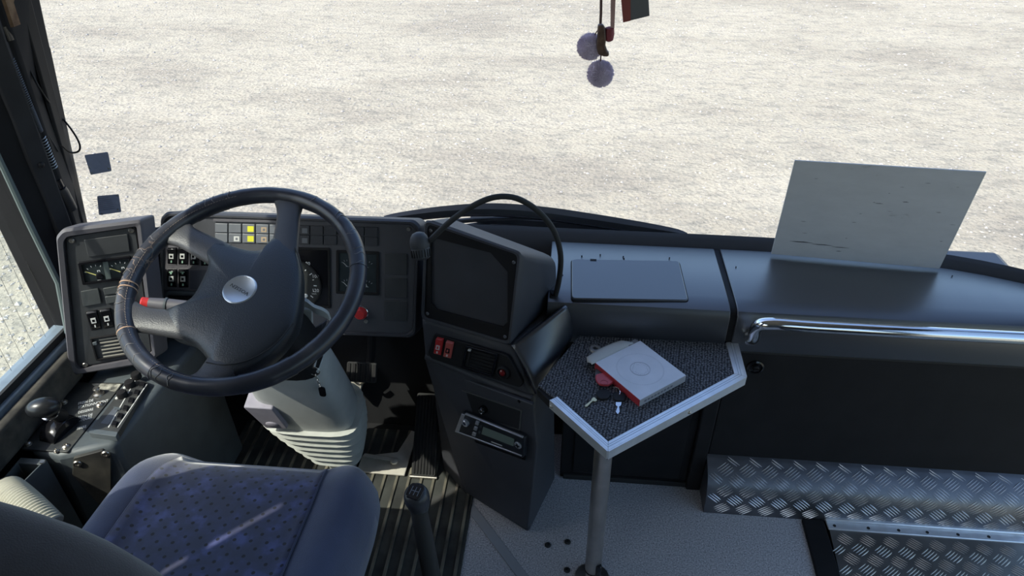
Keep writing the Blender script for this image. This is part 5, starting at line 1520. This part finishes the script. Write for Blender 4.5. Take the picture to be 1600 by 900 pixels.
# backrest
bx = -.68
rings = []
for k in range(15):
    f = k / 14; z = .50 + .559 * sin(f * pi / 2)
    w_ = .27 * (math.sqrt(max(.004, 1 - ((z - .77) / .29) ** 2)) if z > .77 else 1); d_ = .080 * (1 - .55 * max(0, (z - .88) / .21) ** 2)
    yc = .44 - .10 * (z - .5)
    ring = []
    for j in range(28):
        a = 2 * pi * j / 28; c_, s_ = cos(a), sin(a)
        ring.append(Vector((bx + (abs(c_) ** .6) * (1 if c_ > 0 else -1) * w_, yc + (abs(s_) ** .7) * (1 if s_ > 0 else -1) * d_, z)))
    rings.append(ring)
MB(Mq).loft(rings).build('backrest', BACKFAB, t, smooth=70)

# ------------------------------------------------------------------ pillar fittings
px_ = [ax(2, 55, XL + .09), ax(22, 110, XL + .085), ax(48, 175, XL + .08), ax(72, 238, XL + .07), ax(96, 292, XL + .06)]
t = thing('blind_rod', 'black rod with coiled spring and end cap along the corner pillar', 'rod', px_[-1])
Mq = Matrix.Translation(-px_[-1])
up0 = px_[0] + (px_[0] - px_[1]).normalized() * .25
rp_ = catmull([up0] + px_, 6)
MB(Mq).tube(rp_, .0045, 8).build('rod', BLACKPL, t)
def helix(P, r, turns, wire):
    out = []; n = turns * 10
    L_ = [P[0]]; 
    for i in range(n + 1):
        f = i / n * (len(P) - 1); k = min(int(f), len(P) - 2); c = P[k].lerp(P[k + 1], f - k); d = (P[k + 1] - P[k]).normalized()
        a = d.orthogonal().normalized(); b = d.cross(a); an = 2 * pi * turns * i / n
        out.append(c + (a * cos(an) + b * sin(an)) * r)
    return out
MB(Mq).tube(helix([ax(14, 90, XL + .087), ax(45, 168, XL + .08), ax(60, 205, XL + .075)], .0085, 46, .001), .0018, 5).build('hose_coil', mat('hose_black', (.04, .04, .042), .45), t)
MB(Mq).tube(helix([ax(62, 212, XL + .074), ax(82, 262, XL + .066)], .010, 12, .001), .0016, 5).build('spring', mat('dull_steel_spring', (.25, .25, .25), .4, metal=.8), t)
MB(Mq).tube([ax(88, 280, XL + .064), ax(96, 296, XL + .062)], .009, 14).build('sleeve', GLOSSBLK, t)
MB(Mq).tube([ax(94, 294, XL + .062), ax(97, 299, XL + .062), ax(111, 326, XL + .058)], [.012, .0135, .0135], 16).build('end_cap', mat('cap_black', (.03, .03, .032), .35), t)
MB(Mq).tube([ax(3, 40, XL + .09), ax(12, 62, XL + .09)], .014, 12).build('upper_clamp', GLOSSBLK, t)
# thin cords
cp = [ax(22, 40, XL + .09), ax(45, 105, XL + .09), ax(68, 148, XL + .10), ay(92, 178, 1.47), ay(112, 203, 1.46), ay(124, 224, 1.45), ay(123, 236, 1.44), ay(110, 238, 1.43), ax(95, 226, XL + .10)]
tag(MB().tube(catmull(cp, 7), .0022, 7).build('thin_cord', BLACKPL), 'thin black cord looping out from the corner pillar', 'cord')
cp = [ax(10, 55, XL + .095), ax(35, 125, XL + .085), ax(58, 180, XL + .08), ax(75, 212, XL + .078), ax(90, 236, XL + .07)]
tag(MB().tube(catmull(cp, 7), .0026, 7).build('pillar_cable', RUBBER), 'black cable clipped along the corner pillar', 'cable')

# ------------------------------------------------------------------ wipers outside
def wiper(label, blade, arm):
    t = thing('windscreen_wiper', label, 'wiper', blade[0], 'wipers parked at the windscreen foot')
    Mq = Matrix.Translation(-blade[0])
    P = catmull(blade, 8); n = len(P)
    rings = []
    for i, p in enumerate(P):
        k = sin(pi * min(1, max(0, i / (n - 1)))) ** .5
        h_ = .006 + .015 * k
        rings.append([p + Vector((0, -.004, -h_)), p + Vector((0, -.006, h_ * .3)), p + Vector((0, .004, h_)), p + Vector((0, .012, -h_ * .6))])
    MB(Mq).loft(rings).build('blade', mat('blade_grey', (.045, .048, .054), .6), t)
    MB(Mq).tube([p + Vector((0, -.004, -.016)) for p in P[4:-3]], .003, 6).build('rubber_edge', GLOSSBLK, t)
    A = catmull(arm, 8); MB(Mq).tube(A, [.010 - .005 * i / len(A) for i in range(len(A))], 8).build('arm', mat('arm_black', (.05, .052, .058), .4), t)
    MB(Mq).lathe([(.022, -.01), (.022, .008), (.014, .014)], 16, Matrix.Translation(arm[0]) @ Matrix.Rotation(pi / 2, 4, 'X')).build('pivot_cap', RUBBER, t)
Y = 1.80
wiper('long windscreen wiper parked behind the centre console hood', [ay(600, 341, Y), ay(690, 331, Y), ay(770, 328, Y), ay(850, 334, Y), ay(930, 345, Y), ay(1000, 355, Y), ay(1068, 365, Y)], [ay(560, 400, Y + .01), ay(680, 352, Y + .01), ay(800, 341, Y + .01), ay(880, 342, Y + .01)])
wiper('lower windscreen wiper running to the right behind the first', [ay(735, 341, Y + .035), ay(800, 344, Y + .035), ay(880, 350, Y + .035), ay(960, 357, Y + .035), ay(1030, 363, Y + .035), ay(1074, 368, Y + .035)], [ay(640, 380, Y + .04), ay(740, 352, Y + .04), ay(850, 350, Y + .04), ay(920, 355, Y + .04)])

# ------------------------------------------------------------------ hanging ornaments
YH = 1.50
POM = mat('lilac_fluff', (.60, .53, .65), .95, c2=(.80, .72, .84), vscale=60)
def pom(mb, c, r, n=3200):
    mb.ball(c, r * .88, n=20, m=12)
    for i in range(n):
        z = random.uniform(-1, 1); a = random.uniform(0, 2 * pi); q = math.sqrt(1 - z * z)
        d = Vector((q * cos(a), q * sin(a), z)); e = d.orthogonal().normalized(); f_ = d.cross(e)
        L_ = r * random.uniform(.92, 1.09); b0_ = c + d * r * .82; w_ = r * .05
        tp = c + d * L_ + (e * random.uniform(-1, 1) + f_ * random.uniform(-1, 1)) * r * .07
        mb.add([b0_ + e * w_, b0_ - e * w_ * .5 + f_ * w_ * .87, b0_ - e * w_ * .5 - f_ * w_ * .87, tp], [(0, 1, 3), (1, 2, 3), (2, 0, 3)])
top_ = ay(940, -70, YH)
t = thing('pompom_ornament', 'hanging ornament of two lilac pompoms and a brown charm', 'ornament', top_)
Mq = Matrix.Translation(-top_)
cA, cB_ = ay(938, 115, YH), ay(922, 73, YH)
mb = MB(Mq); pom(mb, cA, .0285); mb.build('pompom', POM, t, smooth=0)
mb = MB(Mq); pom(mb, cB_, .0275); mb.build('pompom', POM, t, smooth=0)
CORD = mat('brown_cord', (.10, .06, .055), .8)
MB(Mq).tube([top_, ay(939, 20, YH), ay(938, 42, YH - .005)], .0028, 8).build('cord', CORD, t)
MB(Mq).tube([ay(938, 42, YH), ay(932, 50, YH), ay(926, 60, YH)], .0012, 6).build('cord', CORD, t)
MB(Mq).tube([ay(939, 85, YH - .004), ay(938, 104, YH)], .0015, 6).build('cord', CORD, t)
ch = [ay(x, y, YH - .026) for x, y in ((934, 40), (942, 39), (946, 46), (947, 62), (946, 72), (949, 81), (952, 83), (951, 89), (944, 89), (935, 86), (932, 76), (933, 58))]
plab(MB(Mq).loft([ch, [p + Vector((0, .016, 0)) for p in ch]]).build('charm', mat('dark_bronze', (.075, .04, .03), .5, c2=(.15, .09, .06), vscale=90), t, bevel=.003), 'dark bronze boot-shaped charm')
tp2 = ay(960, -70, YH - .02)
t = thing('ribbon_ornament', 'pink ribbon with small dark red bead beside the pompoms', 'ornament', tp2)
Mq = Matrix.Translation(-tp2)
mb = MB(Mq); A, B2 = tp2, ay(957, 44, YH - .02)
mb.loft([[A + Vector((-.0065, 0, 0)), A + Vector((.0055, 0, 0)), A + Vector((.0055, .001, 0)), A + Vector((-.0065, .001, 0))], [B2 + Vector((-.004, 0, 0)), B2 + Vector((.004, .002, 0)), B2 + Vector((.004, .003, 0)), B2 + Vector((-.004, .001, 0))]])
mb.build('ribbon', mat('pink_ribbon', (.42, .26, .25), .7), t)
MB(Mq @ Matrix.Translation(ay(952, 53, YH - .015))).lathe([(.004, -.015), (.009, -.012), (.0105, 0), (.009, .012), (.004, .014)], 18).build('bead', mat('wine_red', (.22, .035, .05), .6, bump=.5, bscale=400), t)
tp3 = ay(993, -60, YH + .02)
t = thing('hanging_card', 'red and grey card hanging at the top of the windscreen', 'card', tp3)
Mq = Matrix.Translation(-tp3)
q = [ay(966, -60, YH + .02), ay(1010, -60, YH + .02), ay(1015, 25, YH + .02), ay(974, 35, YH + .02)]
MB(Mq).loft([q, [p + Vector((0, .012, 0)) for p in q]]).build('card', mat('slate_card', (.13, .14, .15), .5), t, bevel=.001)
q2 = [q[0] + Vector((-.0005, -.001, 0)), q[0].lerp(q[1], .42) + Vector((0, -.001, 0)), q[3].lerp(q[2], .28) + Vector((0, -.001, 0)), q[3] + Vector((-.0005, -.001, 0))]
MB(Mq).loft([q2, [p + Vector((0, .0138, 0)) for p in q2]]).build('red_spine', mat('brick_red', (.28, .07, .06), .55), t)
